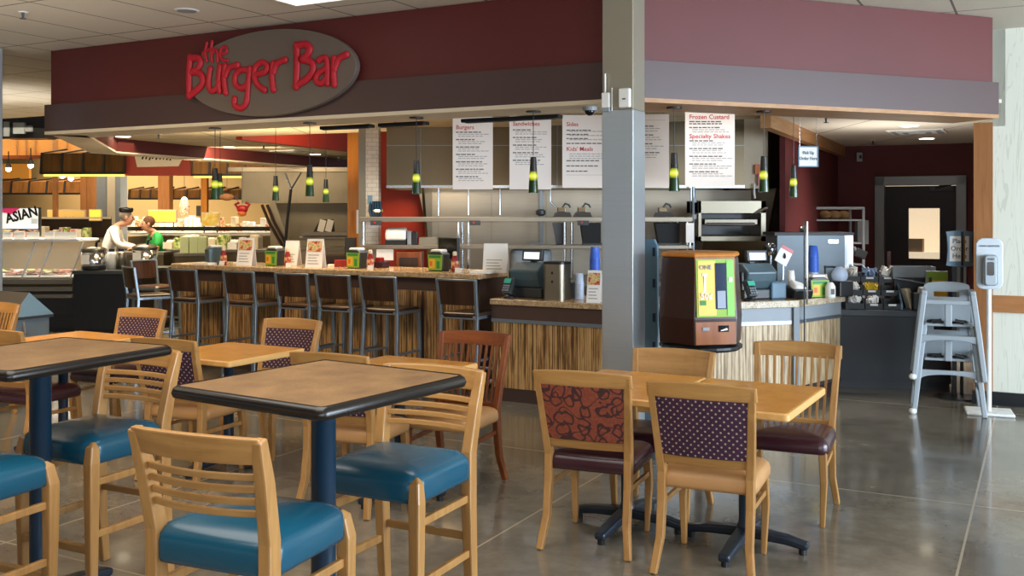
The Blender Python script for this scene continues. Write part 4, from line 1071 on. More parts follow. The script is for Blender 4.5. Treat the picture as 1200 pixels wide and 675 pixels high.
MB().tube([(0, 0, .9), (0, 0, 1.93)], .03, 10).build('pipe', 'grey', t); MB().lathe([(.03, 1.62), (.06, 1.64), (.06, 1.68), (.03, 1.70)], n=12).build('valve', 'dark_grey', t)
# base counter along the back and the pass-through shelf
t = thing('kitchen_counter', 'stainless kitchen counter under the hood', 'counter', (0, 0, 0))
MB().box((.8, 11.62, .88), (4.3, .7, .05)).build('worktop', 'steel_h', t); MB().box((.8, 11.65, .43), (4.2, .62, .86)).build('cabinet', 'steel_warm', t)
pd = 10.62
def shelf_unit():
    t = thing('pass_shelf', 'two-tier stainless pass-through shelf on posts behind the bar', 'shelf', (0, 0, 0))
    xl, xr = XD(421, pd), XD(812, pd)
    z1, z2 = ZD(255, pd), ZD(288, pd)
    MB().box(((xl+xr)/2, pd+.17, z1-.02), (xr-xl, .34, .055)).build('upper_shelf', 'steel_h', t, .006)
    MB().box(((xl+xr)/2, pd+.17, z2-.015), (xr-xl, .34, .045)).build('lower_shelf', 'steel_h', t, .006)
    for px in (425, 537, 549, 662, 806):
        MB().tube([(XD(px, pd), pd+.03, .92), (XD(px, pd), pd+.03, z1-.04)], .017, 10).build('post', 'chrome', t)
    for px in (437, 540, 672, 800): MB().tube([(XD(px, pd), pd+.32, .92), (XD(px, pd), pd+.32, z1-.04)], .017, 10).build('post', 'chrome', t)
    MB().box(((xl+xr)/2, pd+.2, .90), (xr-xl+.1, .6, .04)).build('worktop', 'steel_h', t); MB().box(((xl+xr)/2, pd+.22, .44), (xr-xl, .5, .88)).build('cabinet', 'steel_warm', t)
    for px in (441, 557, 684): 
        b = front_box(MB(), px-7, px+6, 258.5, 264, pd-.02, .05).build('heat_lamp_control', 'dark_grey', t); front_box(MB(), px-3, px-1, 260, 262, pd-.03, .02).build('indicator', 'red', b)
    return z1, z2
z1, z2 = shelf_unit(); z1 += .0075; z2 += .0075
t = thing('towel_dispenser', 'white and black paper towel dispenser on the lower pass shelf', 'towel dispenser', (XD(463, pd), pd+.12, z2))
m = MB(); m.side([(-.1, .05), (.1, .05), (.1, .16), (.04, .185), (-.06, .17), (-.1, .12)], -.11, .11); m.build('cover', 'white', t, .02); MB().box((0, 0, .025), (.22, .2, .05)).build('base', 'black', t)
t = thing('timer_box', 'grey and black timer box right of the towel dispenser', 'timer', (XD(482, pd), pd+.14, z2))
MB().box((-.03, 0, .075), (.045, .14, .15)).build('control_face', 'grey', t, .005); MB().box((.025, .0, .07), (.06, .14, .14)).build('body', 'black', t, .005)
t = thing('soap_dispenser', 'small chrome dispenser on the red wall above the lower shelf', 'dispenser', (XD(505, 12.2), 12.245, ZD(275, 12.2)))
MB().box((0, 0, 0), (.12, .12, .16)).build('body', 'steel', t, .02); MB().box((.11, 0, .0), (.08, .1, .14)).build('box', 'dark_grey', t)
tag(MB().box((0, 0, .04), (.19, .22, .08)).build('metal_tray', 'steel', loc=(XD(501, pd), pd+.17, z2)), 'low metal tray on the lower pass shelf behind the monitor', 'tray')
def display(label, px, w):
    t = thing('angled_display', label, 'display', (XD(px, pd), pd+.17, z2), 0, 'black angled displays on the pass shelf')
    MB().plate([(-w*.42, 0), (w*.5, 0), (w*.5, .235), (-w*.58, .235)], -.05, .05).build('casing', plain('matte_black', '#0b0b0c', .65), t, .006)
    MB().box((0.02, .0, .008), (w*1.1, .16, .016)).build('foot', 'dark_grey', t)
display('black angled display on the pass shelf just left of the steel column', 694, .21)
display('black angled display on the pass shelf right of the steel column', 785, .25)
tag(MB().plate([(-.04, 0), (.04, 0), (.04, .235), (-.08, .235)], -.03, .03).build('side_display', 'screen', loc=(XD(657, pd), pd+.22, z2)), 'narrow black display edge beside the shelf post', 'display')
def pump_grill(label, px):
    t = thing('sauce_warmer', label, 'warmer', (XD(px, pd), pd+.17, z1), 0, 'sauce warmers with bent handles on the upper shelf')
    MB().add([(-.1, -.08, 0), (.1, -.08, 0), (.1, .08, 0), (-.1, .08, 0), (-.075, -.06, .05), (.08, -.06, .05), (.08, .06, .05), (-.075, .06, .05)], [(0, 1, 2, 3), (0, 4, 5, 1), (1, 5, 6, 2), (2, 6, 7, 3), (3, 7, 4, 0), (4, 7, 6, 5)]).build('pan', 'black', t, .006)
    MB().box((-.01, 0, .075), (.09, .08, .055)).build('lid', 'steel_warm', t, .008)
    MB().tube([(.0, 0, .10), (.03, 0, .145), (.07, 0, .13), (.085, 0, .10)], .011, 8).build('handle', 'dark_grey', t)
for px, lb in ((660, 'sauce warmer with bent handle on the upper shelf, left one of the pair'), (684, 'sauce warmer with bent handle on the upper shelf, right one of the pair'), (780, 'sauce warmer with bent handle on the upper shelf right of the column')): pump_grill(lb, px)
t = thing('clip_paper', 'white order sheet clipped to the end of the pass shelf', 'paper', (XD(808, pd), pd-.03, ZD(285, pd)))
MB().box((0, 0, .11), (.085, .012, .21)).build('sheet', 'paper', t); MB().tube([(.0, .006, -.04), (.0, .006, .02)], .007, 6).build('clip_rod', 'chrome', t)
tag(front_box(MB(), 441, 461, 290.5, 305, pd+.02, .006).build('posted_sheet', 'paper'), 'white sheet posted under the lower pass shelf', 'paper')
t = thing('kitchen_cabinet_box', 'brown wooden drawer box under the pass shelf', 'box', (XD(479, pd), pd+.15, .92)); MB().box((0, 0, .16), (.27, .3, .32)).build('body', 'mahog', t, .006); MB().box((0, -.155, .2), (.2, .012, .12)).build('drawer_front', 'walnut', t)
t = thing('broiler', 'stainless broiler with open dark slot and grip bar under the rightmost menu board', 'broiler', (0, 0, 0)); od = 10.7
x0, x1 = XD(818, od), XD(898, od); zt, zb = ZD(235, od), ZD(283, od); xm = (x0+x1)/2; W = x1-x0
m = MB(); m.box((xm, od+.35, zt-.07), (W, .7, .14)); m.box((xm, od+.35, zb+.03), (W, .7, .06)); m.box((x0+.02, od+.35, (zt+zb)/2), (.04, .7, zt-zb)); m.box((x1-.03, od+.35, (zt+zb)/2), (.06, .7, zt-zb)); m.build('housing', 'steel', t, .006)
MB().box((xm, od+.55, (zt+zb)/2-.02), (W-.08, .2, .3)).build('cavity', 'screen', t)
MB().box((xm, od+.2, zt-.23), (W-.16, .3, .06)).build('grill_rack', 'steel_h', t, .005)
MB().tube([(x0+.1, od+.02, zt-.255), (x1-.12, od+.02, zt-.255)], .018, 8).build('grip_bar', 'chrome', t)
MB().tube([(x1-.12, od-.02, zt-.14), (x1-.03, od-.05, zt-.09), (x1+.0, od-.05, zt-.08)], .015, 8).build('lever', 'chrome', t)
MB().side([(od+.0, zb), (od+.7, zb), (od+.7, .92), (od+.45, .92)], x0+.06, x1).build('drip_hood', 'steel_warm', t)
MB().tube([(x0-.03, od+.1, .95), (x0-.03, od+.1, zt+.2)], .018, 8).build('gas_pipe', 'silver', t)
for i, z in enumerate((zt-.02, zt-.2)): MB().lathe([(.03, 0), (.03, .05)], (x0-.03, od+.05, z), 10).build('valve', 'grey', t)
t = thing('wall_notice', 'orange and red notice taped on the hood side duct', 'notice', (XD(888, hd), hd-.04, ZD(205, hd)))
MB().box((0, 0, .06), (.08, .008, .11)).build('orange_sheet', 'orange', t); MB().box((.02, -.006, -.05), (.06, .008, .14)).build('red_sheet', 'red', t); MB().tube([(-.045, 0, -.1), (-.05, 0, -.2), (-.04, 0, -.26)], .012, 8).build('ribbon', 'white', t)
t = thing('covered_appliance', 'pale rounded appliance behind the left cash register', 'appliance', (XD(625, pd)-.02, pd+.3, .92))
MB().prism(rrect(.46, .3, .09), 0, .34).build('body', 'hc_grey', t, .05); MB().box((.05, 0, .38), (.16, .05, .06)).build('handle', 'grey', t, .02)
# posts between kitchen and market
t = thing('amber_post', 'square amber wood post at the left end of the kitchen', 'post', (XD(413.5, 12.0), 12.0, 0), .2)
MB().box((0, 0, 1.4), (.125, .125, 2.8)).build('post', 'orange_wood', t)
t = thing('tile_pillar', 'white subway tile pillar with stainless corner beside the red wall', 'pillar', (XD(436, 10.9), 10.9, 0), 0)
MB().box((.0, .1, 1.45), (.14, .2, 2.9)).build('tile_face', 'tiles', t); MB().box((-.11, .1, 1.45), (.075, .2, 2.9)).build('corner_guard', 'steel', t)
t = thing('hanging_gear', 'cluster of blue and black tools hanging on the tile pillar', 'tools', (XD(440, 10.8), 10.8, 1.68))
m = MB()
for i in range(5): m.tube([(-.05+.025*i, 0, .1), (-.06+.03*i, -.02, .0), (-.03+.02*i, -.01, -.1)], .016, 6)
m.build('hooks', 'navy', t); MB().lathe([(.05, 0), (.06, .015), (.05, .03)], (.03, -.03, -.02), 12).build('ring', 'chrome', t); MB().box((-.06, -.0, .12), (.05, .03, .09)).build('tag', 'blue_grey', t)
tag(MB().box((0, 0, 0), (.05, .02, .28)).build('light_switch_plate', 'white', loc=(XD(421, 11.9), 11.85, 1.55)), 'tall white plate on the red wall beside the amber post', 'plate')
tag(MB().box((0, 0, .07), (.12, .1, .2)).build('dark_canister', 'dark_grey', loc=(XD(411, 11.4), 11.4, 1.2)), 'dark canister in front of the amber post', 'canister')
tag(MB().box((0, 0, .59), (.7, .5, 1.16)).build('side_cabinet', 'kick', loc=(XD(405, 11.45), 11.5, 0)), 'dark cabinet under the canister behind the bar', 'cabinet')

# ---------------------------------------------------------------- right side: espresso, ice bin, rack, signs
t = thing('drink_station', 'stainless drink station box behind the right counter', 'drink station', (0, 0, 0)); sd = 9.9
x0, x1 = XD(908, sd), XD(1000, sd)
MB().box(((x0+x1)/2-.03, sd+.22, .95), (x1-x0-.1, .44, .97)).build('body', steel('bluish_steel', '#6a7379', .4, axis=0, metal=.6), t, .006)
MB().box((x1-.045, sd+.22, .95), (.085, .44, .97)).build('side_panel', 'chrome', t); MB().box(((x0+x1)/2, sd+.22, .23), (x1-x0, .42, .46)).build('base_cabinet', 'dark_grey', t)
MB().box(((x0+x1)/2, sd+.22, 1.445), (x1-x0+.01, .46, .03)).build('top_lid', 'black', t)
MB().box((x1-.2, sd-.004, 1.37), (.1, .01, .035)).build('badge', 'chrome', t)
for px in (1.5,): MB().ball((x0+.35, sd+.25, 1.49), .035).build('knob', 'chrome', t)
t = thing('spindle_mixer', 'chrome and brass spindle mixer standing on a thin rod', 'mixer', (XD(903, 9.7), 9.7, .9))
MB().tube([(0, 0, -.02), (0, 0, .36)], .012, 8).build('rod', 'chrome', t)
m = MB()
for i in range(6): a = i*PI/3; m.ball((.035*math.cos(a), .035*math.sin(a), .4+.03*(i % 2)), .025, 8, 6)
m.build('nozzles', 'dark_grey', t, smooth=True); MB().lathe([(.03, .34), (.04, .4), (.03, .46)], n=12).build('head', 'chrome', t, smooth=True)
tag(MB().box((0, 0, .44), (.5, .4, .88)).build('mixer_cabinet', 'steel_warm', loc=(XD(893, 9.8), 9.9, 0)), 'stainless cabinet under the spindle mixer', 'cabinet')
t = thing('bakery_rack', 'white tube bakery rack with bagged rolls by the burgundy wall', 'rack', (0, 0, 0)); rd = 12.6
x0, x1 = XD(954, rd), XD(1012, rd)
for x in (x0, x1):
    for y in (rd, rd+.5): MB().tube([(x, y, 0), (x, y, ZD(243, rd))], .018, 8).build('upright', 'hc_grey', t)
m = MB(); zt = ZD(244, rd)
for y in (rd, rd+.5): m.tube([(x0, y, zt), (x1, y, zt)], .018, 8)
for x in (x0, x1): m.tube([(x, rd, zt), (x, rd+.5, zt)], .018, 8)
m.build('top_rail', 'hc_grey', t)
for y in (258, 285, 310): MB().box(((x0+x1)/2, rd+.25, ZD(y, rd)), (x1-x0-.04, .5, .02)).build('shelf', 'hc_grey', t)
for i, px in enumerate((974, 985, 996)):
    b = MB().ball((0, 0, .055), (.075, .16, .058), 12, 8).build('bread_bag', 'cardboard', smooth=True, loc=(XD(px, rd), rd+.25, ZD(258, rd)+.01))
    tag(b, ['bagged roll on the rack, left one', 'bagged roll on the rack, middle one', 'bagged roll on the rack, right one'][i], 'bread', 'bagged rolls on the bakery rack')
tag(front_box(MB(), 1005, 1018, 258, 286, 13.0, .1).build('electrical_box', 'hc_grey'), 'grey electrical box on the burgundy wall beside the rack', 'box')
t = thing('brush_tool', 'dark scanner head hanging on the rack side', 'scanner', tuple(P(1008, 297, 12.3)))
MB().box((.0, 0, 0), (.14, .1, .1), ry=.4).build('body', 'dark_grey', t, .01); MB().tube([(-.02, 0, -.02), (-.08, 0, .08)], .02, 8).build('grip', 'grey', t)
t = thing('wall_alarm', 'small pale alarm plate on the burgundy wall', 'alarm', tuple(P(1007.5, 184, 13.98)))
MB().box((0, 0, 0), (.075, .05, .125), GRID).build('plate', 'hc_grey', t, .006); MB().box((0, -.03, 0), (.03, .02, .045), GRID).build('lens', 'screen', t)
def sign_frame(t, w, h, z0, mat='blue_grey', b=.02):
    m = MB(); m.box((0, 0, z0+b/2), (w, .02, b)); m.box((0, 0, z0+h-b/2), (w, .02, b)); m.box((-w/2+b/2, 0, z0+h/2), (b, .02, h)); m.box((w/2-b/2, 0, z0+h/2), (b, .02, h)); m.build('frame', mat, t, .004)
    MB().box((0, .002, z0+h/2), (w-b, .01, h-b)).build('face', 'paper', t)
sgd = 9.6
t = thing('hanging_sign', 'white hanging sign reading Pick Up Order Here', 'sign', (XD(947, sgd), sgd, ZD(196, sgd)), .12)
sign_frame(t, .205, .205, 0, 'blue_grey', .012)
letters('lettering', 'Pick Up\nOrder Here', .044, 'pos', t, (0, -.008, .125), align='CENTER', sx=.82, ls=1.25, bold=.0006)
for s in (-.085, .085): MB().tube([(s, 0, .2), (s, 0, INN-ZD(196, sgd))], .0025, 6).build('wire', 'chrome', t)
# black condiment cabinet
cb0 = Vector(((981-CX)/F*9.44, 9.44)); cbd = Vector((.985, -.17)).normalized(); cbR = math.atan2(cbd.y, cbd.x)
t = thing('condiment_cabinet', 'plain black condiment cabinet left of the stacked high chairs', 'cabinet', (cb0.x, cb0.y, 0), cbR)
MB().box((.51, .21, .37), (1.02, .42, .62)).build('body', plain('charcoal_laminate', '#0f1013', .45), t); MB().box((.51, .22, .04), (1.00, .38, .08)).build('plinth', 'black', t); MB().box((.51, .21, .71), (1.04, .45, .06)).build('worktop', 'dark_grey', t, .006)
CT = .74
def cab(u, v, z=CT): p = cb0+cbd*u+Vector((-cbd.y, cbd.x))*v; return (p.x, p.y, z)
t = thing('condiment_bins', 'black stepped organiser of nine bins filled with packets', 'organiser', cab(.34, .22), cbR)
FILL = [['paper', plain('blue_white_packets', '#8fa5c8', .6), 'paper'], ['paper', plain('mustard_packets', '#d8b52c', .6), 'black'], ['white', 'paper', 'black']]
for r in range(3):
    for c in range(3):
        x = -.165+.165*c; y = .11-.11*r*1.0; z = .24-.12*r
        m = MB(); m.box((x, y, z+.008), (.155, .15, .012)); m.box((x-.075, y, z+.05), (.008, .15, .09)); m.box((x+.075, y, z+.05), (.008, .15, .09)); m.box((x, y-.075, z+.03), (.155, .008, .055)); m.box((x, y+.075, z+.05), (.155, .008, .09))
        b = m.build('bin', 'black', t)
        if FILL[r][c] != 'black':
            m = MB(); rn = random.Random(r*3+c)
            for i in range(18): m.box((x+rn.uniform(-.045, .045), y+rn.uniform(-.05, .04), z+.05+rn.uniform(0, .085 if r == 0 else .055)), (.06, .012, .045), rn.uniform(0, 3), rn.uniform(-.6, .6), rn.uniform(-.6, .6))
            m.build('packets', FILL[r][c], b)['kind'] = 'stuff'
        if c > 0: MB().box((x, y-.081, z+.045), (.07, .004, .018)).build('bin_label', 'white', b)
for s in (-.25, .25): MB().side([(-.19, 0), (.2, 0), (.2, .35), (.12, .36), (-.19, .06)], s-.008, s+.008).build('side_panel', 'blue_grey' if s > 0 else 'black', t)
t = thing('menu_holder', 'cream takeaway menus leaning in a holder beside the bins', 'menus', cab(.665, .10), cbR)
m = MB()
for i in range(6): m.box((-.025+.012*i, .02*i, .10), (.006, .09, .2), .3, 0, -.3)
m.build('menus', 'cream', t); MB().box((0.0, .05, .006), (.11, .16, .012)).build('holder', 'black', t)
t = thing('napkin_tower', 'dark napkin box with white napkins on the black cabinet', 'napkin dispenser', cab(.775, .10), cbR)
MB().box((0, 0, .08), (.16, .13, .16)).build('body', 'dark_grey', t, .008); MB().box((0, -.067, .08), (.05, .004, .12)).build('slot', 'black', t); MB().box((.01, 0, .18), (.06, .05, .06), .3, .4).build('napkins', 'paper', t)
t = thing('plastic_tub', 'translucent grey tub of cutlery at the back of the black cabinet', 'tub', cab(.74, .31), cbR)
m = MB(); m.box((0, 0, .145), (.36, .18, .29)).build('riser', 'black', t); m = MB(); m.box((0, -.1, .35), (.38, .01, .1)); m.box((0, .1, .35), (.38, .01, .1)); m.box((-.19, 0, .35), (.01, .2, .1)); m.box((.19, 0, .35), (.01, .2, .1)); m.box((0, 0, .3), (.38, .2, .01)); m.build('tub', 'grey', t)
MB().tube([(-.2, -.12, .29), (-.05, -.16, .27), (.2, -.14, .22)], .008).build('cable', 'grey', t)
t = thing('info_card', 'yellow and green framed card standing behind the high chairs', 'card', cab(.92, .12), cbR)
MB().box((.0, 0, .18), (.20, .02, .37)).build('frame', 'hc_grey', t, .004); c = MB().box((.0, -.011, .18), (.185, .006, .355)).build('card', 'yellow_green', t)
MB().box((.02, -.016, .17), (.13, .004, .22)).build('card_print', 'yellow', c); MB().box((.03, -.019, .22), (.09, .003, .03)).build('card_print', 'paper', c); MB().box((-.06, -.016, .17), (.025, .004, .27)).build('card_print', 'walnut', c)
# place order here sign on a pole
sp_ = P(1123, 312, 8.9)
t = thing('order_sign', 'blue-framed sign reading Place Order Here on a black pole behind the high chairs', 'sign', (sp_.x, sp_.y, 0), -.12)
MB().lathe([(.17, 0), (.17, .015), (.03, .03)], n=24).build('base', 'black', t)
MB().box((-.035, 0, .62), (.035, .03, 1.2)).build('pole', 'black', t); MB().box((.03, 0, .62), (.02, .03, 1.2)).build('pole', 'dark_grey', t)
def wavy(w, h, z0):
    p = []
    for i in range(9): u = -1+.25*i; p.append((u*w/2, z0+.012*(u*u)-.012))
    for i in range(9): v = i/8; p.append((w/2-.012*math.sin(PI*v), z0+h*v))
    for i in range(9): u = 1-.25*i; p.append((u*w/2, z0+h-.012*(u*u)+.012))
    for i in range(9): v = 1-i/8; p.append((-w/2+.012*math.sin(PI*v), z0+h*v))
    return p
MB().plate(wavy(.23, .30, 1.185), -.04, -.02).build('frame', 'blue_grey', t, .004)
MB().box((-.005, -.042, 1.335), (.165, .006, .225)).build('face', 'paper', t)
letters('lettering', 'Place\nOrder\nHere', .058, 'pos', t, (-.005, -.046, 1.385), align='CENTER', ls=1.15, bold=.0006)
MB().box((.018, -.05, 1.335), (.018, .01, .30)).build('divider_strip', 'black', t); MB().box((.034, -.05, 1.335), (.012, .01, .24)).build('divider_strip', 'post_wood', t)

# ---------------------------------------------------------------- stacked high chairs
def high_chair(label, loc, rz):
    t = thing('high_chair', label, 'high chair', loc, rz, 'grey plastic high chairs stacked by the order point')
    top = .74
    for s in (-1, 1):
        MB().sweep([(s*.265, -.22, 0), (s*.225, -.17, .36), (s*.185, -.12, .70)], [(.04, .05), (.045, .055), (.045, .05)]).build('front_leg', 'hc_grey', t, .008)
        MB().sweep([(s*.265, .24, 0), (s*.225, .2, .36), (s*.185, .14, .70)], [(.04, .05), (.045, .055), (.045, .05)]).build('rear_leg', 'hc_grey', t, .008)
        MB().bar((s*.185, -.13, .70), (s*.185, .15, .70), .045, .05).build('arm_rest', 'hc_grey', t, .008)
        MB().bar((s*.245, -.2, .20), (s*.245, .22, .20), .03, .04).build('side_rail', 'hc_grey', t, .006)
        g = -1
    MB().lathe([(.02, 0), (.03, .012), (.03, .03), (.02, .042)], (-.275, -.235, -.0), 14).build('wheel', 'white', t)
    # front arch
    arch = [(-.24, .28), (.24, .28), (.225, .36), (-.225, .36)]
    a = [(-.225, .36), (.225, .36), (.24, .27), (.21, .29)]+[(.2*math.cos(PI*k/10), .29+.035*math.sin(PI*k/10)) for k in range(1, 10)]+[(-.21, .29), (-.24, .27)]
    MB().plate(a, -.19, -.155).build('front_arch', 'hc_grey', t, .006)
    MB().bar((-.19, -.125, .63), (.19, -.125, .63), .035, .04, Vector((0, 0, 1))).build('front_bar', 'hc_grey', t, .006)
    MB().box((0, .03, .44), (.37, .3, .022)).build('seat', 'hc_grey', t, .01)
    MB().box((0, -.115, .53), (.055, .035, .2)).build('crotch_post', 'hc_grey', t, .008)
    # back with handle slot
    m = MB(); y0, y1 = .135, .16
    w2, zt = .185, top+.035
    m.plate([(-w2, .45), (w2, .45), (w2, .655), (-w2, .655)], y0, y1)
    m.plate([(-w2, .655), (-.1, .655), (-.1, .70), (-w2, .70)], y0, y1); m.plate([(.1, .655), (w2, .655), (w2, .70), (.1, .70)], y0, y1)
    m.plate([(-w2, .70), (w2, .70), (w2-.01, zt-.02)]+[((w2-.015)*math.cos(PI*k/12), zt-.02+.03*math.sin(PI*k/12)) for k in range(1, 12)]+[(-w2+.01, zt-.02)], y0, y1)
    m.build('backrest', 'hc_grey', t)
    for s in (-1, 1):
        m = MB(); m.tube([(s*.04, -.04, .455), (s*.08, -.09, .475), (s*.13, -.07, .47), (s*.15, .02, .457)], .013, 6); m.tube([(s*.05, -.1, .48), (s*.12, -.1, .462)], .016, 6); m.build('safety_strap', 'black', t)
    return t
hp = P(1113, 484, 0.0001); hd_ = 8.28
hc0 = high_chair('lower of two stacked pale grey high chairs', (XD(1113.5, hd_), hd_+.05, 0), -.36)
dup(hc0, (XD(1113.5, hd_)-.0, hd_+.05, .285), -.36, 'upper of two stacked pale grey high chairs')
# ---------------------------------------------------------------- hand sanitizer stand
sd_ = 8.22
t = thing('sanitizer_stand', 'white hand sanitizer stand beside the pale wood-grain wall', 'sanitizer stand', (XD(1159, sd_), sd_, 0), -.35)
MB().box((0, 0, .012), (.36, .3, .024)).build('base_plate', 'white', t, .01)
MB().tube([(0, 0, .02), (0, 0, 1.05)], .02, 12).build('pole', 'white', t)
m = MB(); m.plate([(x, z+1.235) for x, z in rrect(.205, .42, .06)], -.03, .02); m.build('back_plate', plain('pale_blue_grey', '#c9d2d8', .4), t, .008)
b = MB(); b.plate([(x*(1-.10*(z/.13)**2+.0), z+1.185) for x, z in rrect(.125, .25, .03)], -.12, -.03); b.build('dispenser_body', 'grey', t, .012)
f = MB(); f.plate([(x*(1-.18*(1-(z/.12)**2)), z+1.185) for x, z in rrect(.092, .24, .03, 8)], -.135, -.12); f.build('dispenser_front', plain('pale_slate', '#aab6bd', .3), t, .006)
w_ = MB().plate([(x, z+1.20) for x, z in rrect(.05, .11, .012)], -.14, -.134).build('sight_window', 'screen', t)
letters('lettering', 'HAND SANITIZER', .019, 'pos', t, (0, -.032, 1.375), align='CENTER', bold=.0003, ext=.001)
letters('lettering', 'GOJO', .02, 'navy', t, (0, -.137, 1.272), align='CENTER', bold=.0005, ext=.001)
# ---------------------------------------------------------------- bin at far left
gx = Vector((XD(13, 8.6), 8.6)); gc = gx+Vector((AX, AY))*.21-Vector((BX, BY))*.33
t = thing('waste_bin', 'metal waste bin with a gabled lid at the left edge', 'bin', (gc.x, gc.y, 0), GRID)
MB().prism(rrect(.62, .38, .02), 0, .72).build('body', plain('dull_zinc', '#7f8a91', .4, metal=.5), t)
MB().prism(rrect(.67, .43, .02), .72, .745).build('rim', 'dark_grey', t)
m = MB(); m.add([(-.33, -.21, .745), (.33, -.21, .745), (.33, .21, .745), (-.33, .21, .745), (-.28, 0, .95), (.28, 0, .95)], [(0, 1, 5, 4), (2, 3, 4, 5), (3, 0, 4), (0, 3, 2, 1)]); m.build('lid', plain('grey_brown_lid', '#6f675f', .5, metal=.3), t)  # lid slopes in one even grey-brown
MB().add([(.331, -.21, .745), (.331, .21, .745), (.281, 0, .95), (.329, -.21, .745), (.329, .21, .745), (.279, 0, .95)], [(0, 1, 2), (3, 5, 4), (0, 3, 4, 1), (1, 4, 5, 2), (2, 5, 3, 0)]).build('swing_flap', steel('lid_steel', '#8fb0c4', .4, metal=.5), t)
MB().tube([(.31, -.08, .70), (.34, -.08, .60), (.335, -.09, .5), (.31, -.1, .44)], .014, 8).build('handle', 'chrome', t)
t = thing('ceiling_light', 'recessed white ceiling light at the top edge left of the column', 'ceiling light', tuple(P(352, -8, (CEIL-H)*F/258)), GRID)
MB().box((0, 0, -.008), (.58, .58, .016)).build('frame', 'white', t); MB().box((0, 0, -.012), (.5, .5, .016)).build('diffuser', emis('diffuser_glow', '#fff6e4', 1.6), t)
# ---------------------------------------------------------------- the market behind
def fbox(name, mat, label, cat, x0, x1, y0, y1, d, dep, group=None, parent=None, bevel=0, rz=0):
    o = front_box(MB(), x0, x1, y0, y1, d, dep).build(name, mat, parent, bevel)
    if parent is None: tag(o, label, cat, group)
    return o
def to_floor(name, mat, label, cat, x0, x1, ytop, d, dep, top=None, group=None):
    x, w = (XD(x0, d)+XD(x1, d))/2, XD(x1, d)-XD(x0, d); z = ZD(ytop, d)
    t = thing(name, label, cat, (x, d, 0), 0, group)
    MB().box((0, dep/2, (z-.05)/2+.04), (w, dep, z-.13)).build('body', mat, t, .004)
    MB().box((0, dep/2+.02, .04), (w-.04, dep-.06, .08)).build('plinth', 'black', t)
    MB().box((0, dep/2, z-.025), (w+.03, dep+.03, .05)).build('worktop', top or 'dark_grey', t, .005)
    return t, z
cabt, zc = to_floor('soup_cabinet', plain('black_laminate', '#121214', .3), 'black cabinet carrying the soup kettles at the deli end', 'cabinet', 86, 166, 317, 13.4, .75, 'dark_grey')
def kettle(label, px, z, d, s=1):
    t = thing('soup_kettle', label, 'soup kettle', (XD(px, d), d, z), 0, 'stainless soup kettles')
    MB().lathe([(.14*s, 0), (.15*s, .02), (.15*s, .05)], n=24).build('base', 'black', t)
    MB().lathe([(.145*s, .05), (.15*s, .08), (.15*s, .25*s)], n=24).build('pot', 'chrome', t, smooth=True)
    MB().lathe([(.158*s, .25*s), (.158*s, .27*s), (.1*s, .30*s), (.02, .315*s)], n=24).build('lid', 'steel', t, smooth=True)
    MB().tube([(.05*s, -.05, .3*s), (.06*s, -.06, .36*s), (.1*s, -.05, .38*s)], .018, 8).build('ladle_handle', 'black', t)
    MB().box((-.05*s, -.152*s, .14*s), (.1*s, .012, .12*s)).build('label_card', 'paper', t)
kettle('soup kettle at the left on the black cabinet', 110, zc, 13.55, 1.05); kettle('soup kettle beside the metal stools on the black cabinet', 170, zc, 14.0, 1.1)
to_floor('rear_station', 'kick', 'dark serving station behind the black cabinet', 'counter', 158, 196, 313, 14.4, .38, 'steel_h')
for i, px in enumerate((131, 142)):
    t = thing('thermal_jug', ['white thermal jug', 'silver thermal jug'][i]+' between the soup kettles', 'jug', (XD(px, 13.75), 13.75, zc), 0, 'thermal jugs')
    MB().lathe([(.065, 0), (.068, .2), (.05, .24)], n=18).build('body', 'white' if i == 0 else 'steel', t, smooth=True); MB().lathe([(.04, .24), (.035, .28)], n=12).build('lid', 'black', t)
# refrigerated deli case at left
t = thing('deli_case', 'low stainless refrigerated deli case with sliced meats under glass', 'deli case', (0, 0, 0)); dd = 13.9
x0, x1 = XD(-40, dd), XD(86, dd); xm, W = (x0+x1)/2, x1-x0
MB().box((xm, dd+.5, .12), (W, .9, .24)).build('plinth', 'black', t)
MB().box((xm, dd+.5, .42), (W, 1.0, .36)).build('lower_panel', plain('case_black', '#1f1e1d', .3), t)
m = MB(); m.box((xm, dd-.01, .70), (W, .06, .07)); m.box((xm, dd-.01, .60), (W, .06, .07)); m.box((xm, dd-.01, .50), (W, .06, .06)); m.build('front_trim', 'steel_h', t, .01)
MB().box((xm, dd+.5, .73), (W, 1.05, .05)).build('top_ledge', 'steel_h', t); MB().box((xm, dd+.5, .755), (W-.1, .8, .02)).build('tray_bed', 'white', t)
MB().box((xm, dd+.95, 1.0), (W, .05, .5)).build('back_panel', plain('case_inside', '#766449', .6), t)
MB().box((xm, dd+.5, 1.27), (W, .7, .035)).build('glass_shelf_top', 'white', t)
MB().add([(x0, dd+.02, .76), (x1, dd+.02, .76), (x1, dd+.18, 1.26), (x0, dd+.18, 1.26)], [(0, 1, 2, 3)]).build('front_glass', 'glass', t)
for px in (25, 45, 82): MB().bar((XD(px, dd), dd+.02, .76), (XD(px, dd)+.12, dd+.18, 1.26), .018, .018).build('glass_post', 'hc_grey', t)
rn = random.Random(5)
for i in range(9):
    px = 8+8.4*i; b = MB(); 
    for j in range(5): b.box((rn.uniform(-.04, .04), rn.uniform(-.12, .12), .02+.012*j), (.11, .15, .012), rn.uniform(0, 3), rn.uniform(-.2, .2))
    o = b.build('meat_tray', 'meat' if i % 3 else 'salad', loc=(XD(px, dd+.4), dd+.4, .765)); tag(o, 'tray of sliced deli food inside the glass case, number %d from the left' % (i+1), 'food', 'deli trays inside the glass case')
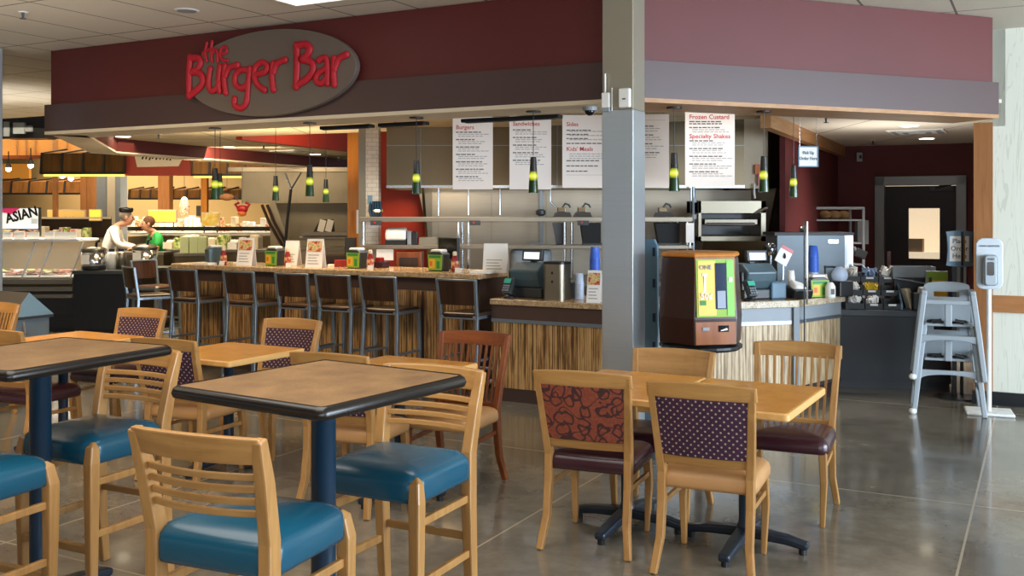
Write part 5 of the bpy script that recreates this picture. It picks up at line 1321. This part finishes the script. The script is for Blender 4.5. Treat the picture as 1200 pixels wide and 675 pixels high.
for i, px in enumerate((8, 22, 38, 57, 69, 82)):
    tag(MB().box((0, 0, .05), (.13+.02*(i % 3), .01, .1)).build('price_card', 'paper', loc=(XD(px, dd+.2), dd+.22, 1.287)), 'white price card on top of the deli case, %s' % ['leftmost', 'second from left', 'third from left', 'third from right', 'second from right', 'rightmost'][i], 'card', 'price cards on the deli case')
# asian sign on a stand
ad = 14.6
t = thing('asian_sign', 'white sign with brush lettering ASIAN on a black stand', 'sign', (XD(23, ad), ad, 0))
w, z0, z1_ = XD(45, ad)-XD(2, ad), ZD(268, ad), ZD(244, ad)
m = MB(); m.box((0, .02, z1_), (w+.04, .03, .025)); m.box((0, .02, z0-.0), (w+.04, .03, .025)); m.box((w/2+.02, .02, (z0+z1_)/2-.05), (.03, .03, z1_-z0+.12)); m.box((-w/2-.02, .02, (z0+z1_)/2-.05), (.03, .03, z1_-z0+.12)); m.bar((-w/2, .02, 1.29), (-.05, .02, z0), .025, .02); m.bar((w/2, .02, 1.29), (.05, .02, z0), .025, .02); m.build('stand', 'black', t)
MB().box((0, 0, (z0+z1_)/2), (w, .02, z1_-z0)).build('board', plain('cool_white_board', '#d4d6dc', .5), t)
letters('lettering', 'ASIAN', .2, 'screen', t, (-w*.34, -.013, z0+.08), (PI/2, -.25, 0), bold=.006, sx=.85)
MB().add([(-w/2, -.012, z1_), (w*.02, -.012, z1_), (-w*.12, -.012, z1_-.05), (-w*.25, -.012, z1_-.1), (-w*.33, -.012, z1_-.07), (-w/2, -.012, z1_-.06)], [(0, 1, 2, 3, 4, 5)]).build('pink_splash', plain('magenta_print', '#a3174f', .5), t)
m = MB(); m.box((w*.41, -.012, z0+.11), (.09, .004, .075)); m.build('logo_box', 'grey', t)
# back counters and shelves with goods
sht = thing('display_counter', 'pale display counter with packaged food behind the deli case', 'counter', (0, 0, 0)); d2 = 15.7
x0, x1 = XD(-30, d2), XD(108, d2)
MB().box(((x0+x1)/2, d2+.4, .6), (x1-x0, .8, 1.2)).build('body', 'steel_warm', sht); MB().box(((x0+x1)/2, d2+.35, 1.225), (x1-x0, .9, .05)).build('worktop', 'steel_h', sht)
MB().box(((x0+x1)/2, d2+.75, 1.42), (x1-x0, .04, .34)).build('back_panel', plain('shelf_shadow', '#4a3826', .7), sht); MB().box(((x0+x1)/2, d2+.6, 1.575), (x1-x0, .35, .03)).build('upper_shelf', 'cream', sht)  # panel colour darkened for the shade behind the packs
rn = random.Random(9); px = 4; i = 0
while px < 103:
    wpx = rn.uniform(4.5, 8); hh = rn.uniform(.10, .2)
    o = MB().box((0, 0, hh/2), (wpx/F*d2*.9, .16, hh)).build('food_pack', rn.choice(['packs', 'salad', 'food_mix', 'cream', 'meat', 'white']), loc=(XD(px, d2+.3), d2+.3+rn.uniform(-.05, .05), 1.25), bevel=.01)
    i += 1; tag(o, 'food pack on the display counter behind the deli case, number %d from the left' % i, 'food pack', 'food packs on the display counter'); px += wpx
def lit_sign(label, x0, x1, y0, y1, d, text=None, ztxt=.5, legs=True, mat='sign_glow'):
    t = thing('menu_sign', label, 'sign', (XD((x0+x1)/2, d), d, ZD(y1, d)), 0); w, h = XD(x1, d)-XD(x0, d), ZD(y0, d)-ZD(y1, d)
    MB().box((0, .02, h/2), (w+.03, .04, h+.03)).build('case', 'cream', t, .005); MB().box((0, -.003, h/2), (w, .006, h)).build('lit_face', mat, t)
    if text: letters('lettering', text, h*.36, 'orange', t, (0, -.008, h*.36), align='CENTER', bold=.002, sx=.9)
    for s in (-1, 1): MB().tube([(s*w*.4, .02, 0), (s*w*.4, .02, -.12)], .01, 6).build('leg', 'black', t)
    return t
lit_sign('yellow backlit sign reading & Sandwiches above the deli display', 56, 99, 247, 264, 16.7, '& Sandwiches', mat=plain('pale_amber_sign', '#e9c06a', .5, ecol='#ffc860', emit=.55))
lit_sign('yellow backlit menu sign to the right of the green-shirted worker', 174, 206, 247, 260, 17.2, None, mat='sign_glow')
lit_sign('small yellow round-cornered sign left of the stone pillar', 105, 118, 246, 258, 16.3, None)
lit_sign('pair of yellow and white price panels beyond the bar', 237, 256, 250, 264, 16.0, None, mat='yellow_sign_print')
# stone pillar
t = thing('stone_pillar', 'grey and cream pillar behind the white-coated worker', 'pillar', (XD(123, 17), 17, 0))
MB().box((-.06, .15, 1.62), (.17, .3, 3.2)).build('steel_face', 'grey', t); MB().box((.10, .15, 1.62), (.13, .3, 3.2)).build('cream_face', 'cream', t); MB().box((.21, .17, 1.62), (.09, .3, 3.2)).build('grey_face', 'grey', t)
# awnings
def awning(label, x0, x1, ytop, ybot, d, proj, nrib, mat, group='slatted market awnings', glow=False):
    t = thing('awning', label, 'awning', (XD(x0, d), d, 0), 0, group); L = XD(x1, d)-XD(x0, d); zt, zb = ZD(ytop, d), ZD(ybot, d)
    MB().add([(0, 0, zb), (L, 0, zb), (L, proj*.04, zb+(zt-zb)*.75), (0, proj*.04, zb+(zt-zb)*.75), (L, proj, zt), (0, proj, zt), (0, proj, zb), (L, proj, zb)], [(0, 1, 2, 3), (3, 2, 4, 5), (0, 3, 5, 6), (1, 7, 4, 2), (5, 4, 7, 6)]).build('slat_panel', mat, t)
    for i in range(nrib+1):
        x = L*i/nrib; MB().sweep([(x, -.01, zb-.01), (x, proj*.04-.01, zb+(zt-zb)*.75), (x, proj, zt+.015)], [(.03, .03)]).build('rib', 'black', t)
    MB().bar((0, -.012, zb+.0), (L, -.012, zb+.0), .035, .035, Vector((0, 0, 1))).build('lower_rail', 'black', t)
    if glow: MB().box((L/2, .06, zb-.03), (L*.96, .06, .035)).build('light_strip', 'warm_glow', t)
    return t
awning('large brown slatted awning with black ribs and glowing underside', 48, 146, 172, 203, 15.8, .9, 4, 'awning', glow=True)
awning('brown slatted awning continuing right of the red sign', 224, 330, 184, 205, 16.8, .9, 5, 'awning', glow=True)
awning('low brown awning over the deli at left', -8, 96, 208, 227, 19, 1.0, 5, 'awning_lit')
awning('low brown awning beyond the pendant lamps', 151, 188, 219, 233, 20, .8, 3, 'awning'); awning('low brown awning right of the brown posts', 202, 283, 219, 233, 20.2, .8, 5, 'awning')
t = thing('red_market_sign', 'red sign board with a cream panel and black brush marks under the awning', 'sign', (XD(184, 15.9), 15.9, 0))
rd_ = 15.9; MB().box((0, 0, (ZD(176, rd_)+ZD(206, rd_))/2), (XD(224, rd_)-XD(146, rd_), .05, ZD(176, rd_)-ZD(206, rd_))).build('board', plain('brick_red_board', '#a03a26', .5), t)
MB().plate([(-.30, ZD(196, rd_)), (.36, ZD(195, rd_)), (.44, ZD(183, rd_)), (.44, ZD(176, rd_)), (-.36, ZD(176, rd_))], -.05, -.026).build('cream_panel', 'cream', t)
m = MB(); rn = random.Random(3)
for i in range(9): x = -.22+.055*i+.01*rn.random(); m.bar((x, -.055, ZD(188-rn.random()*2+(2 if i == 8 else 0), rd_)), (x+.03, -.055, ZD(182, rd_)), .02, .008)
m.build('brush_lettering', 'screen', t)
# amber bulkhead panels and overhead black rig at the far left
fbox('bulkhead', plain('amber_bulkhead_glow', '#c48a45', .7, ecol='#c07a2c', emit=.12), 'amber lit bulkhead panels under the black ceiling rig', 'bulkhead', -10, 96, 163, 182, 17.6, .1)  # weak emission stands in for light falling on the panels
for i, px in enumerate((19, 30, 41, 62, 78)): fbox('bulkhead_batten', 'soffit_wood', 'narrow wood batten on the amber bulkhead, number %d from the left' % (i+1), 'batten', px-.5, px+.5 if px != 62 else px+4, 163, 182, 17.55, .05, 'battens on the amber bulkhead')
fbox('bulkhead_beam', 'mahog_h', 'dark red beam below the amber bulkhead', 'beam', -10, 96, 182, 186, 17.5, .12)
fbox('amber_wall_panel', plain('amber_self_lit_panel', '#d29646', .7, ecol='#d8882e', emit=.45), 'amber wall panel with light put into its colour behind the track spotlights', 'wall panel', -12, 34, 192, 209, 21, .1)  # panel is no lamp, its lit look comes from emission
t = thing('projector_rig', 'black overhead rig with grey boxes at the far left', 'ceiling rig', (XD(28, 16.9), 16.9, 0)); d = 16.9
MB().box((0, .2, (ZD(143, d)+ZD(162, d))/2), (XD(52, d)-XD(3, d), .4, ZD(143, d)-ZD(162, d))).build('rack', 'black', t)
MB().box((-.06, -.03, (ZD(144, d)+ZD(157, d))/2), (.19, .06, ZD(144, d)-ZD(157, d))).build('grey_box', 'hc_grey', t); MB().box((.1, -.03, ZD(151, d)), (.11, .06, .1)).build('lens_box', 'grey', t); MB().tube([(-.28, -.03, ZD(143, d)), (-.28, -.03, ZD(160, d))], .05, 12).build('grey_pipe', 'grey', t)
MB().box((.0, .1, ZD(136.5, d)), (.7, .06, .03)).build('hanger_bar', 'black', t)
for x in (-.15, .1): MB().tube([(x, .1, ZD(143, d)), (x, .1, CEIL+.2)], .01, 6).build('hanger_rod', 'black', t)
fbox('void_dark_sheet', 'black', 'black sheet standing in for the dark void above the market bulkhead', 'wall', -30, 110, 118, 163, 18.2, .05)  # black sheet put in for the darkness above the bulkhead
G14 = 'small track spotlights'
for i, (px, py) in enumerate(((10, 198), (36, 194), (73, 206), (83, 209))):
    p = P(px, py, 17.0); t = thing('track_spotlight', 'small bright track spotlight, %s' % ['leftmost by the amber wall', 'second, above the awning edge', 'third, under the large awning', 'rightmost, under the large awning'][i], 'spotlight', tuple(p), 0, G14)
    MB().ball((0, 0, 0), .045, 12, 8).build('bulb', emis('spot_glow', '#fff3d8', 14), t, smooth=True); MB().lathe([(.05, .02), (.03, .1), (.03, .12)], n=12).build('can', 'black', t); MB().tube([(0, 0, .12), (0, 0, .3)], .01, 6).build('stem', 'black', t)
# posts
for i, (px, d, w, mt) in enumerate(((99, 18.4, .11, 'post_wood'), (104, 18.4, .08, 'post_wood'), (110, 18.4, .11, 'post_wood'), (194, 19.4, .22, 'post_wood'), (240, 20, .12, 'orange_wood'), (65, 16.6, .07, 'post_wood'))):
    fb = MB().box((0, 0, 1.25), (w, w, 2.5)).build('wood_post', mt, loc=(XD(px, d), d, 0)); tag(fb, ['reddish post of the trellis, left one', 'slim brown post of the trellis, middle one', 'reddish post of the trellis, right one', 'wide reddish post under the far awnings', 'amber post behind the price panels', 'slim brown post above the asian sign'][i], 'post')
# second run of counters beyond the bar
ct, zq = to_floor('salad_counter', 'steel_warm', 'long stainless salad counter beyond the bar', 'counter', 196, 330, 292, 15.3, .8, 'steel_h')
G15 = 'food trays on the salad counter'
for i in range(9):
    px = 200+12.5*i; hh = .1+.08*((i*7) % 3)/2
    m = MB(); m.box((0, 0, hh/2), (.14, .3, hh)); rn = random.Random(i)
    for j in range(6): m.ball((rn.uniform(-.05, .05), rn.uniform(-.12, .12), hh), .04, 7, 5)
    tag(m.build('food_tray', ['cream', 'salad', 'white', 'food_mix'][i % 4], loc=(XD(px, 15.6), 15.6, zq)), 'food tray on the salad counter beyond the bar, number %d from the left' % (i+1), 'food tray', G15)
for i, px in enumerate((217, 228, 238)):
    t = thing('paper_bag', 'pale green paper bag beyond the bar end, %s' % ['left one', 'middle one', 'right one'][i], 'bag', (XD(px, 14.9), 14.9, 1.06), 0, 'pale green paper bags')
    MB().box((0, 0, .12), (.13, .1, .25)).build('bag', plain('sage_paper', '#a9b183', .7), t, .01); MB().tube([(-.03, 0, .24), (0, 0, .3), (.03, 0, .24)], .006, 6).build('handle', 'cream', t)
to_floor('low_counter', 'steel_warm', 'narrow counter carrying the pale green paper bags', 'counter', 205, 250, 296.5, 14.75, .35, 'steel_h')
d = 17.5
t = thing('upper_display', 'tiered display with dark rail and packs beyond the bar', 'display', (0, 0, 0))
x0, x1 = XD(150, d), XD(318, d); MB().box(((x0+x1)/2, d+.4, .62), (x1-x0, .8, 1.24)).build('body', 'steel_warm', t); MB().box(((x0+x1)/2, d, ZD(268, d)), (x1-x0, .06, .07)).build('dark_rail', 'black', t); MB().box(((x0+x1)/2, d+.4, ZD(272, d)-.03), (x1-x0, .8, .05)).build('worktop', 'white', t)
px = 152; i = 0; rn = random.Random(21); zt = ZD(272, d)
while px < 316:
    wpx = rn.uniform(5, 9); hh = rn.uniform(.12, .3); i += 1
    o = MB().box((0, 0, hh/2), (wpx/F*d*.88, .18, hh)).build('shelf_pack', rn.choice(['white', 'cream', 'packs', 'paper', 'food_mix', 'white']), loc=(XD(px, d+.4), d+.4, zt), bevel=.012)
    tag(o, 'pack on the tiered display beyond the bar, number %d from the left' % i, 'pack', 'packs on the tiered display'); px += wpx
fbox('wall_hood', 'far_steel', 'stainless hood over the far cooking line', 'hood', 283, 411, 198, 238, 16.6, .6)
fbox('hood_top_strip', 'steel_h', 'bright steel strip along the top of the far hood', 'trim', 267, 411, 196, 201, 16.5, .08)
fbox('far_backsplash', 'far_steel', 'stainless wall under the far hood', 'wall panel', 322, 411, 238, 361, 17.3, .05)
t = thing('slanted_panel', 'slanted stainless side panel with hoses at the far hood', 'panel', (0, 0, 0)); d = 16.4
MB().plate([(XD(316, d), ZD(236, d)), (XD(322, d), ZD(236, d)), (XD(342, d), ZD(292, d)), (XD(342, d), 0), (XD(318, d), 0)], d, d+.05).build('panel', 'far_steel', t)
for k in (0, 6): MB().tube([tuple(P(307+k, 240, d-.05)), tuple(P(316+k, 262, d-.05)), tuple(P(331+k, 288, d-.05))], .025, 8).build('hose', 'walnut', t)
t = thing('lamp_arm', 'black branched arm with thin rods in front of the far hood', 'arm', (0, 0, 0)); d = 14.4
MB().tube([tuple(P(334, 290, d)), tuple(P(337, 255, d)), tuple(P(341, 222, d))], .022, 8).build('stem', 'black', t); MB().tube([tuple(P(341, 222, d)), tuple(P(334, 203, d))], .016, 8).build('branch', 'chrome', t); MB().tube([tuple(P(341, 222, d)), tuple(P(353, 202, d))], .012, 8).build('branch', 'black', t)
to_floor('far_prep_table', 'far_steel', 'stainless prep table under the branched arm', 'table', 318, 410, 290, 14.2, .6, 'steel_h')
t = thing('recipe_stand', 'black tent stand holding two white cards by the amber post', 'stand', (XD(377, 15.6), 15.6, ZD(272, 15.6))); 
MB().plate([(-.14, 0), (-.03, .2), (.18, .2), (.2, 0)], .03, .05).build('stand', 'black', t)
for s in (0, 1): MB().box((.0+.12*s, 0, .1), (.1, .01, .19), ry=.25).build('card', 'paper', t)
fbox('card_ledge', 'steel_h', 'steel ledge carrying the black tent stand', 'ledge', 352, 411, 272, 276, 15.4, .5)
MBX = to_floor('ledge_cabinet', 'far_steel', 'stainless cabinet below the steel ledge', 'cabinet', 352, 408, 277, 15.5, .4, 'steel_h')
# hanging decorations
t = thing('hanging_fish', 'brown fish-shaped ornament hanging beyond the left pendant lamp', 'ornament', tuple(P(266, 231, 15.2)), .2)
MB().ball((0, 0, 0), (.11, .03, .055), 12, 8).build('body', 'post_wood', t, smooth=True); MB().plate([(.09, 0), (.16, .06), (.16, -.06)], -.008, .008).build('tail', 'walnut', t); MB().tube([(0, 0, .05), (0, 0, INN+.6-ZD(231, 15.2))], .003, 6).build('string', 'black', t)
t = thing('hanging_crab', 'red crustacean-shaped ornament hanging over the far counter', 'ornament', tuple(P(284, 245, 15.4)), 0)
MB().ball((0, 0, 0), (.09, .05, .07), 12, 8).build('body', 'red', t, smooth=True)
for s in (-1, 1): MB().tube([(s*.07, 0, .02), (s*.11, 0, .07), (s*.05, 0, .10)], .022, 8).build('claw', 'red', t)
MB().ball((0, -.02, -.07), (.07, .04, .045), 10, 7).build('belly', 'orange', t, smooth=True); MB().tube([(0, 0, .06), (0, 0, INN+.6-ZD(245, 15.4))], .003, 6).build('string', 'black', t)
t = thing('hanging_chef_figure', 'narrow patterned hanging ornament left of the price panels', 'ornament', tuple(P(216, 243, 18.6)), 0)
MB().lathe([(.02, -.28), (.07, -.2), (.1, 0), (.06, .16), (.02, .2)], n=12).build('body', 'packs', t, smooth=True); MB().tube([(0, 0, .2), (0, 0, .75)], .004, 6).build('string', 'black', t)
fbox('wall_switch', 'dark_grey', 'small dark frame on the tan market wall', 'frame', 230, 235, 241, 253, 24.9, .05)
# ---------------------------------------------------------------- people
def skin_mesh(name, verts, edges, mat, parent, sub=1, root=0):
    """one continuous surface grown round a skeleton; verts = (x, y, z, radius)"""
    me = bpy.data.meshes.new(name); me.from_pydata([v[:3] for v in verts], edges, [])
    o = bpy.data.objects.new(name, me); C.objects.link(o)
    md = o.modifiers.new('skin', 'SKIN'); md.use_smooth_shade = True
    for i, v in enumerate(verts):
        s = me.skin_vertices[0].data[i]; r = v[3]; s.radius = r if hasattr(r, '__len__') else (r, r); s.use_root = (i == root)
    sb = o.modifiers.new('sub', 'SUBSURF'); sb.levels = sub; sb.render_levels = sub
    bpy.context.view_layer.update()
    m2 = bpy.data.meshes.new_from_object(o.evaluated_get(bpy.context.evaluated_depsgraph_get()))
    bpy.data.objects.remove(o); m2.name = name; m2.materials.clear(); m2.materials.append(M_[mat] if isinstance(mat, str) else mat)
    for p in m2.polygons: p.use_smooth = True
    n = bpy.data.objects.new(name, m2); C.objects.link(n); n.parent = parent; return n
def person(label, loc, rz, lean, shirt, trousers, hair, hat, sleeves, hands, headdown, apron):
    t = thing('person', label, 'person', loc, rz)
    V = []; Ed = []
    def add(x, y, z, r, p=None):
        V.append((x, y, z, r)); i = len(V)-1
        if p is not None: Ed.append((p, i))
        return i
    sh = lambda z: lean*max(0, z-.95)**1.3            # forward offset of the trunk
    pel = add(0, 0, .95, (.15, .11)); wa = add(0, sh(1.1), 1.1, (.14, .10), pel); ch = add(0, sh(1.28), 1.27, (.165, .115), wa); nk0 = add(0, sh(1.42), 1.41, (.09, .07), ch)
    nk = add(0, sh(1.48)+.02, 1.475, .05, nk0); hy = sh(1.5)+.05+.09*headdown; hz = 1.57-.05*headdown
    jaw = add(0, hy+.03, hz-.02, (.062, .07), nk); hd_ = add(0, hy+.0, hz+.07, (.078, .092), jaw); cr = add(0, hy-.02*headdown, hz+.14, (.06, .07), hd_)
    nose = add(0, hy+.125, hz+.02, .014, hd_)
    pts = {}
    for s in (-1, 1):
        hx = s*.09; hip = add(hx, 0, .90, .085, pel); kn = add(s*.1, .02, .49, .058, hip); an = add(s*.1, -.02, .09, .042, kn); add(s*.11, .12, .035, .038, an)
        so = add(s*.19, sh(1.38), 1.385, .055, nk0); el = hands[s]['elbow']; wr = hands[s]['wrist']
        e = add(*el, .042, so); w = add(*wr, .028, e); dirv = (Vector(wr)-Vector(el)).normalized(); pm = Vector(wr)+dirv*.06
        p = add(*pm, (.034, .018), w); sidev = dirv.cross(Vector((0, 0, 1))).normalized()
        for k in range(4):
            b = pm+dirv*.045+sidev*(-.03+.02*k); q = add(*b, .0095, p); L = (.06, .075, .08, .07)[k]
            m_ = b+dirv*L*.5+Vector((0, 0, -.012)); q2 = add(*m_, .009, q); add(*(m_+dirv*L*.4+Vector((0, 0, -.03))), .0075, q2)
        tb = pm-dirv*.02+sidev*(s*-.035); q = add(*tb, .011, p); add(*(tb+dirv*.045+sidev*(s*-.02)), .009, q)
        pts[s] = (so, e, w)
    body = skin_mesh('body', V, Ed, 'skin', t, 1)
    g = lambda i, dr=0: (V[i][0], V[i][1], V[i][2], (V[i][3][0]+dr, V[i][3][1]+dr) if hasattr(V[i][3], '__len__') else V[i][3]+dr)
    # shirt
    sv = [g(pel, .015), g(wa, .02), g(ch, .018), (V[nk0][0], V[nk0][1], V[nk0][2]+.01, (.085, .07))]; se = [(0, 1), (1, 2), (2, 3)]
    for s in (-1, 1):
        so, e, w = pts[s]; a = len(sv); sv.append(g(so, .018)); se.append((3, a))
        E_, W_ = Vector(V[e][:3]), Vector(V[w][:3]); S_ = Vector(V[so][:3])
        if sleeves == 'long': sv += [g(e, .016), (*(E_.lerp(W_, .85)), .042)]; se += [(a, a+1), (a+1, a+2)]
        else: sv.append((*(S_.lerp(E_, .7)), .066)); se.append((a, a+1))
    skin_mesh('shirt', sv, se, shirt, t, 1)
    lv = [g(pel, .02)]; le = []
    for s in (-1, 1):
        a = len(lv); lv += [(s*.09, 0, .88, .1), (s*.1, .02, .49, .078), (s*.1, -.015, .08, .062)]; le += [(0, a), (a, a+1), (a+1, a+2)]
    skin_mesh('trousers', lv, le, trousers, t, 1)
    for s in (-1, 1): MB().ball((s*.11, .06, .045), (.05, .14, .05), 12, 8).build('shoe', 'black', t, smooth=True)
    HC = Vector((0, hy, hz+.07))
    for s in (-1, 1):
        MB().ball((s*.034, hy+.088, hz+.055), .012, 8, 6).build('eye', 'screen', t, smooth=True)
        MB().ball((s*.086, hy+.0, hz+.05), (.014, .025, .034), 8, 6).build('ear', 'skin', t, smooth=True)
    MB().box((0, hy+.098, hz-.022), (.045, .012, .009)).build('mouth', plain('lip', '#9a5a4c', .5), t)
    m = MB(); m.ball((0, hy-.03, hz+.10), (.092, .10, .095), 14, 10); m.build('hair', hair, t, smooth=True)
    if hat: MB().lathe([(.094, 0), (.108, .02), (.112, .055), (.09, .075), (.02, .082)], (0, hy-.015, hz+.135), 20).build('cap', hat, t, smooth=True)
    if apron: MB().box((0, .155, .8), (.3, .015, .5)).build('apron', apron, t, .005)
    return t
def H_(y, z, x): return {'elbow': (x[0], y[0], z[0]), 'wrist': (x[1], y[1], z[1])}
person('person in a white coat and dark flat cap, leaning forward over the counter', (XD(124, 15.6), 15.6, 0), -1.35, .42, plain('white_coat', '#ece4d6', .7), plain('black_trousers', '#1c1c20', .7), plain('grey_hair', '#8f8172', .8), 'screen', 'long',
       {-1: H_((.20, .46), (1.16, 1.11), (-.27, -.16)), 1: H_((.22, .48), (1.16, 1.11), (.27, .14))}, .8, 'white')
pg_ = person('person in a green short-sleeved shirt with brown hair, looking down at the counter', (XD(187, 15.75), 15.75, 0), 2.2, .22, plain('bright_green_shirt', '#1f9a3f', .7), plain('dark_trousers', '#23242a', .7), plain('brown_hair', '#6d4527', .8), None, 'short',
       {-1: H_((.14, .40), (1.12, 1.17), (-.28, -.14)), 1: H_((.14, .40), (1.12, 1.17), (.28, .12))}, .6, None)
pg_.scale = (.93, .93, .93)
t = thing('work_counter', 'stainless counter with cutting board in front of the two workers', 'counter', (XD(150, 15.0), 15.0, 0)); 
MB().box((.14, .02, .52), (.9, .36, 1.02)).build('body', 'steel_warm', t); MB().box((.14, .02, 1.05), (.92, .38, .04)).build('worktop', 'steel_h', t)

# ---------------------------------------------------------------- camera and light
cam = bpy.data.cameras.new('camera'); cam.sensor_width = 36; cam.lens = 36*F/1200; cam.shift_y = -(337.5-HY)/1200; cam.clip_end = 200
co = bpy.data.objects.new('camera', cam); C.objects.link(co); co.location = (0, 0, H); co.rotation_euler = (PI/2, 0, 0)
bpy.context.scene.camera = co
def area(name, loc, target, sx, sy, power, col, spread=180):
    l = bpy.data.lights.new(name, 'AREA'); l.shape = 'RECTANGLE'; l.size = sx; l.size_y = sy; l.energy = power; l.color = col; l.spread = math.radians(spread)
    o = bpy.data.objects.new(name, l); C.objects.link(o); o.location = loc
    o.rotation_euler = (Vector(target)-Vector(loc)).to_track_quat('-Z', 'Y').to_euler(); return o
DAY = (.72, .85, 1.0); WARM = (1, .78, .5); NEU = (1, .95, .88)
area('daylight_windows', (8.5, 1.5, 1.7), (1.5, 6.5, 1.5), 6, 2.8, 1150, DAY)
area('daylight_back', (3.5, -4.5, 1.9), (.8, 5, 1.2), 7, 2.8, 230, DAY)
area('dining_ceiling_light', (-1.5, 3.2, 3.18), (-1.5, 3.2, 0), 3.2, 3.2, 80, NEU, 130)
area('dining_ceiling_light', (-4.2, 6.4, 3.18), (-3.6, 8.4, 0), 2, 2, 105, WARM, 120)
area('bar_light', (-1.4, 10.2, 2.56), (-1.4, 10.0, 0), 2.5, .8, 39.0, WARM, 110)
area('bar_light', (-4.2, 12.3, 2.56), (-4.2, 12.3, 0), 1.6, 1.2, 71.5, WARM, 110)
area('kitchen_light', (.6, 10.3, 2.5), (.6, 10.3, .9), 3.2, .4, 15.600000000000001, NEU, 110)
area('counter_light', (1.3, 8.7, 2.55), (1.3, 8.7, 0), 1.6, .5, 6.5, NEU, 110)
area('hood_light', (.7, 11.7, 1.92), (.7, 11.8, 0), 3.5, .3, 4.5, NEU)
area('pickup_light', (4.4, 10.9, 2.57), (4.4, 11.0, 0), 1.2, 1.6, 78, NEU, 120)
area('market_light', (-6.5, 17.6, 3.1), (-6.5, 17.6, 0), 6, 3, 420, (1, .84, .6), 110)
area('market_light', (-7.0, 14.6, 3.1), (-7.0, 14.6, 0), 4, 1.2, 150, (1, .88, .68), 80)
area('market_light', (-9, 22.5, 4.0), (-8, 23, 0), 8, 3, 650, WARM, 120)
area('red_wall_light', (-.85, 11.5, 2.35), (-1.2, 12.3, 1.6), .4, .4, 14, WARM)
area('red_tray_light', (-2.3, 12.9, 2.75), (-3.2, 13.8, 2.8), .5, .3, 10, WARM)
area('dining_ceiling_fill', (0, -1.5, 1.0), (0, 1.5, 3.2), 6, 1.5, 70, NEU, 90)  # added lamp behind the camera, stands in for bounce onto the ceiling
area('left_ceiling_fill', (-5.2, 4.0, 1.3), (-5.0, 5.0, 3.2), 2.5, 3, 75, NEU, 90)  # added lamp out of view, brightens the left of the main ceiling
area('case_fill', (-6.9, 14.3, 1.24), (-6.9, 14.3, .8), 1.3, .3, 9, NEU)  # added lamp under the case top, brightens the deli trays
area('bar_ceiling_fill', (-2.9, 11.3, 1.95), (-2.9, 11.3, 2.6), 2.2, .5, 26, WARM)  # added upward lamp with no fixture, lifts the bar ceiling
area('pickup_ceiling_fill', (4.0, 10.6, 1.9), (4.0, 10.6, 2.6), 1.0, 1.0, 14, NEU)  # added upward lamp without a fixture, fills the pickup ceiling
area('market_ceiling_fill', (-7.0, 13.2, 2.4), (-7.0, 13.2, 3.2), 2, 2, 12, NEU, 100)  # added lamp facing up, brightens the ceiling before the market
area('far_hood_fill', (-4.2, 14.2, 2.56), (-4.2, 16.8, 1.6), 1.8, .5, 40, WARM)  # added lamp aimed at the far hood to brighten its steel
w = bpy.data.worlds.new('world'); bpy.context.scene.world = w; w.use_nodes = True
w.node_tree.nodes['Background'].inputs[0].default_value = (.82, .9, 1, 1); w.node_tree.nodes['Background'].inputs[1].default_value = .36
sc_ = bpy.context.scene; sc_.view_settings.view_transform = 'Standard'; sc_.view_settings.look = 'Medium Contrast'; sc_.view_settings.exposure = 0; sc_.view_settings.gamma = 1
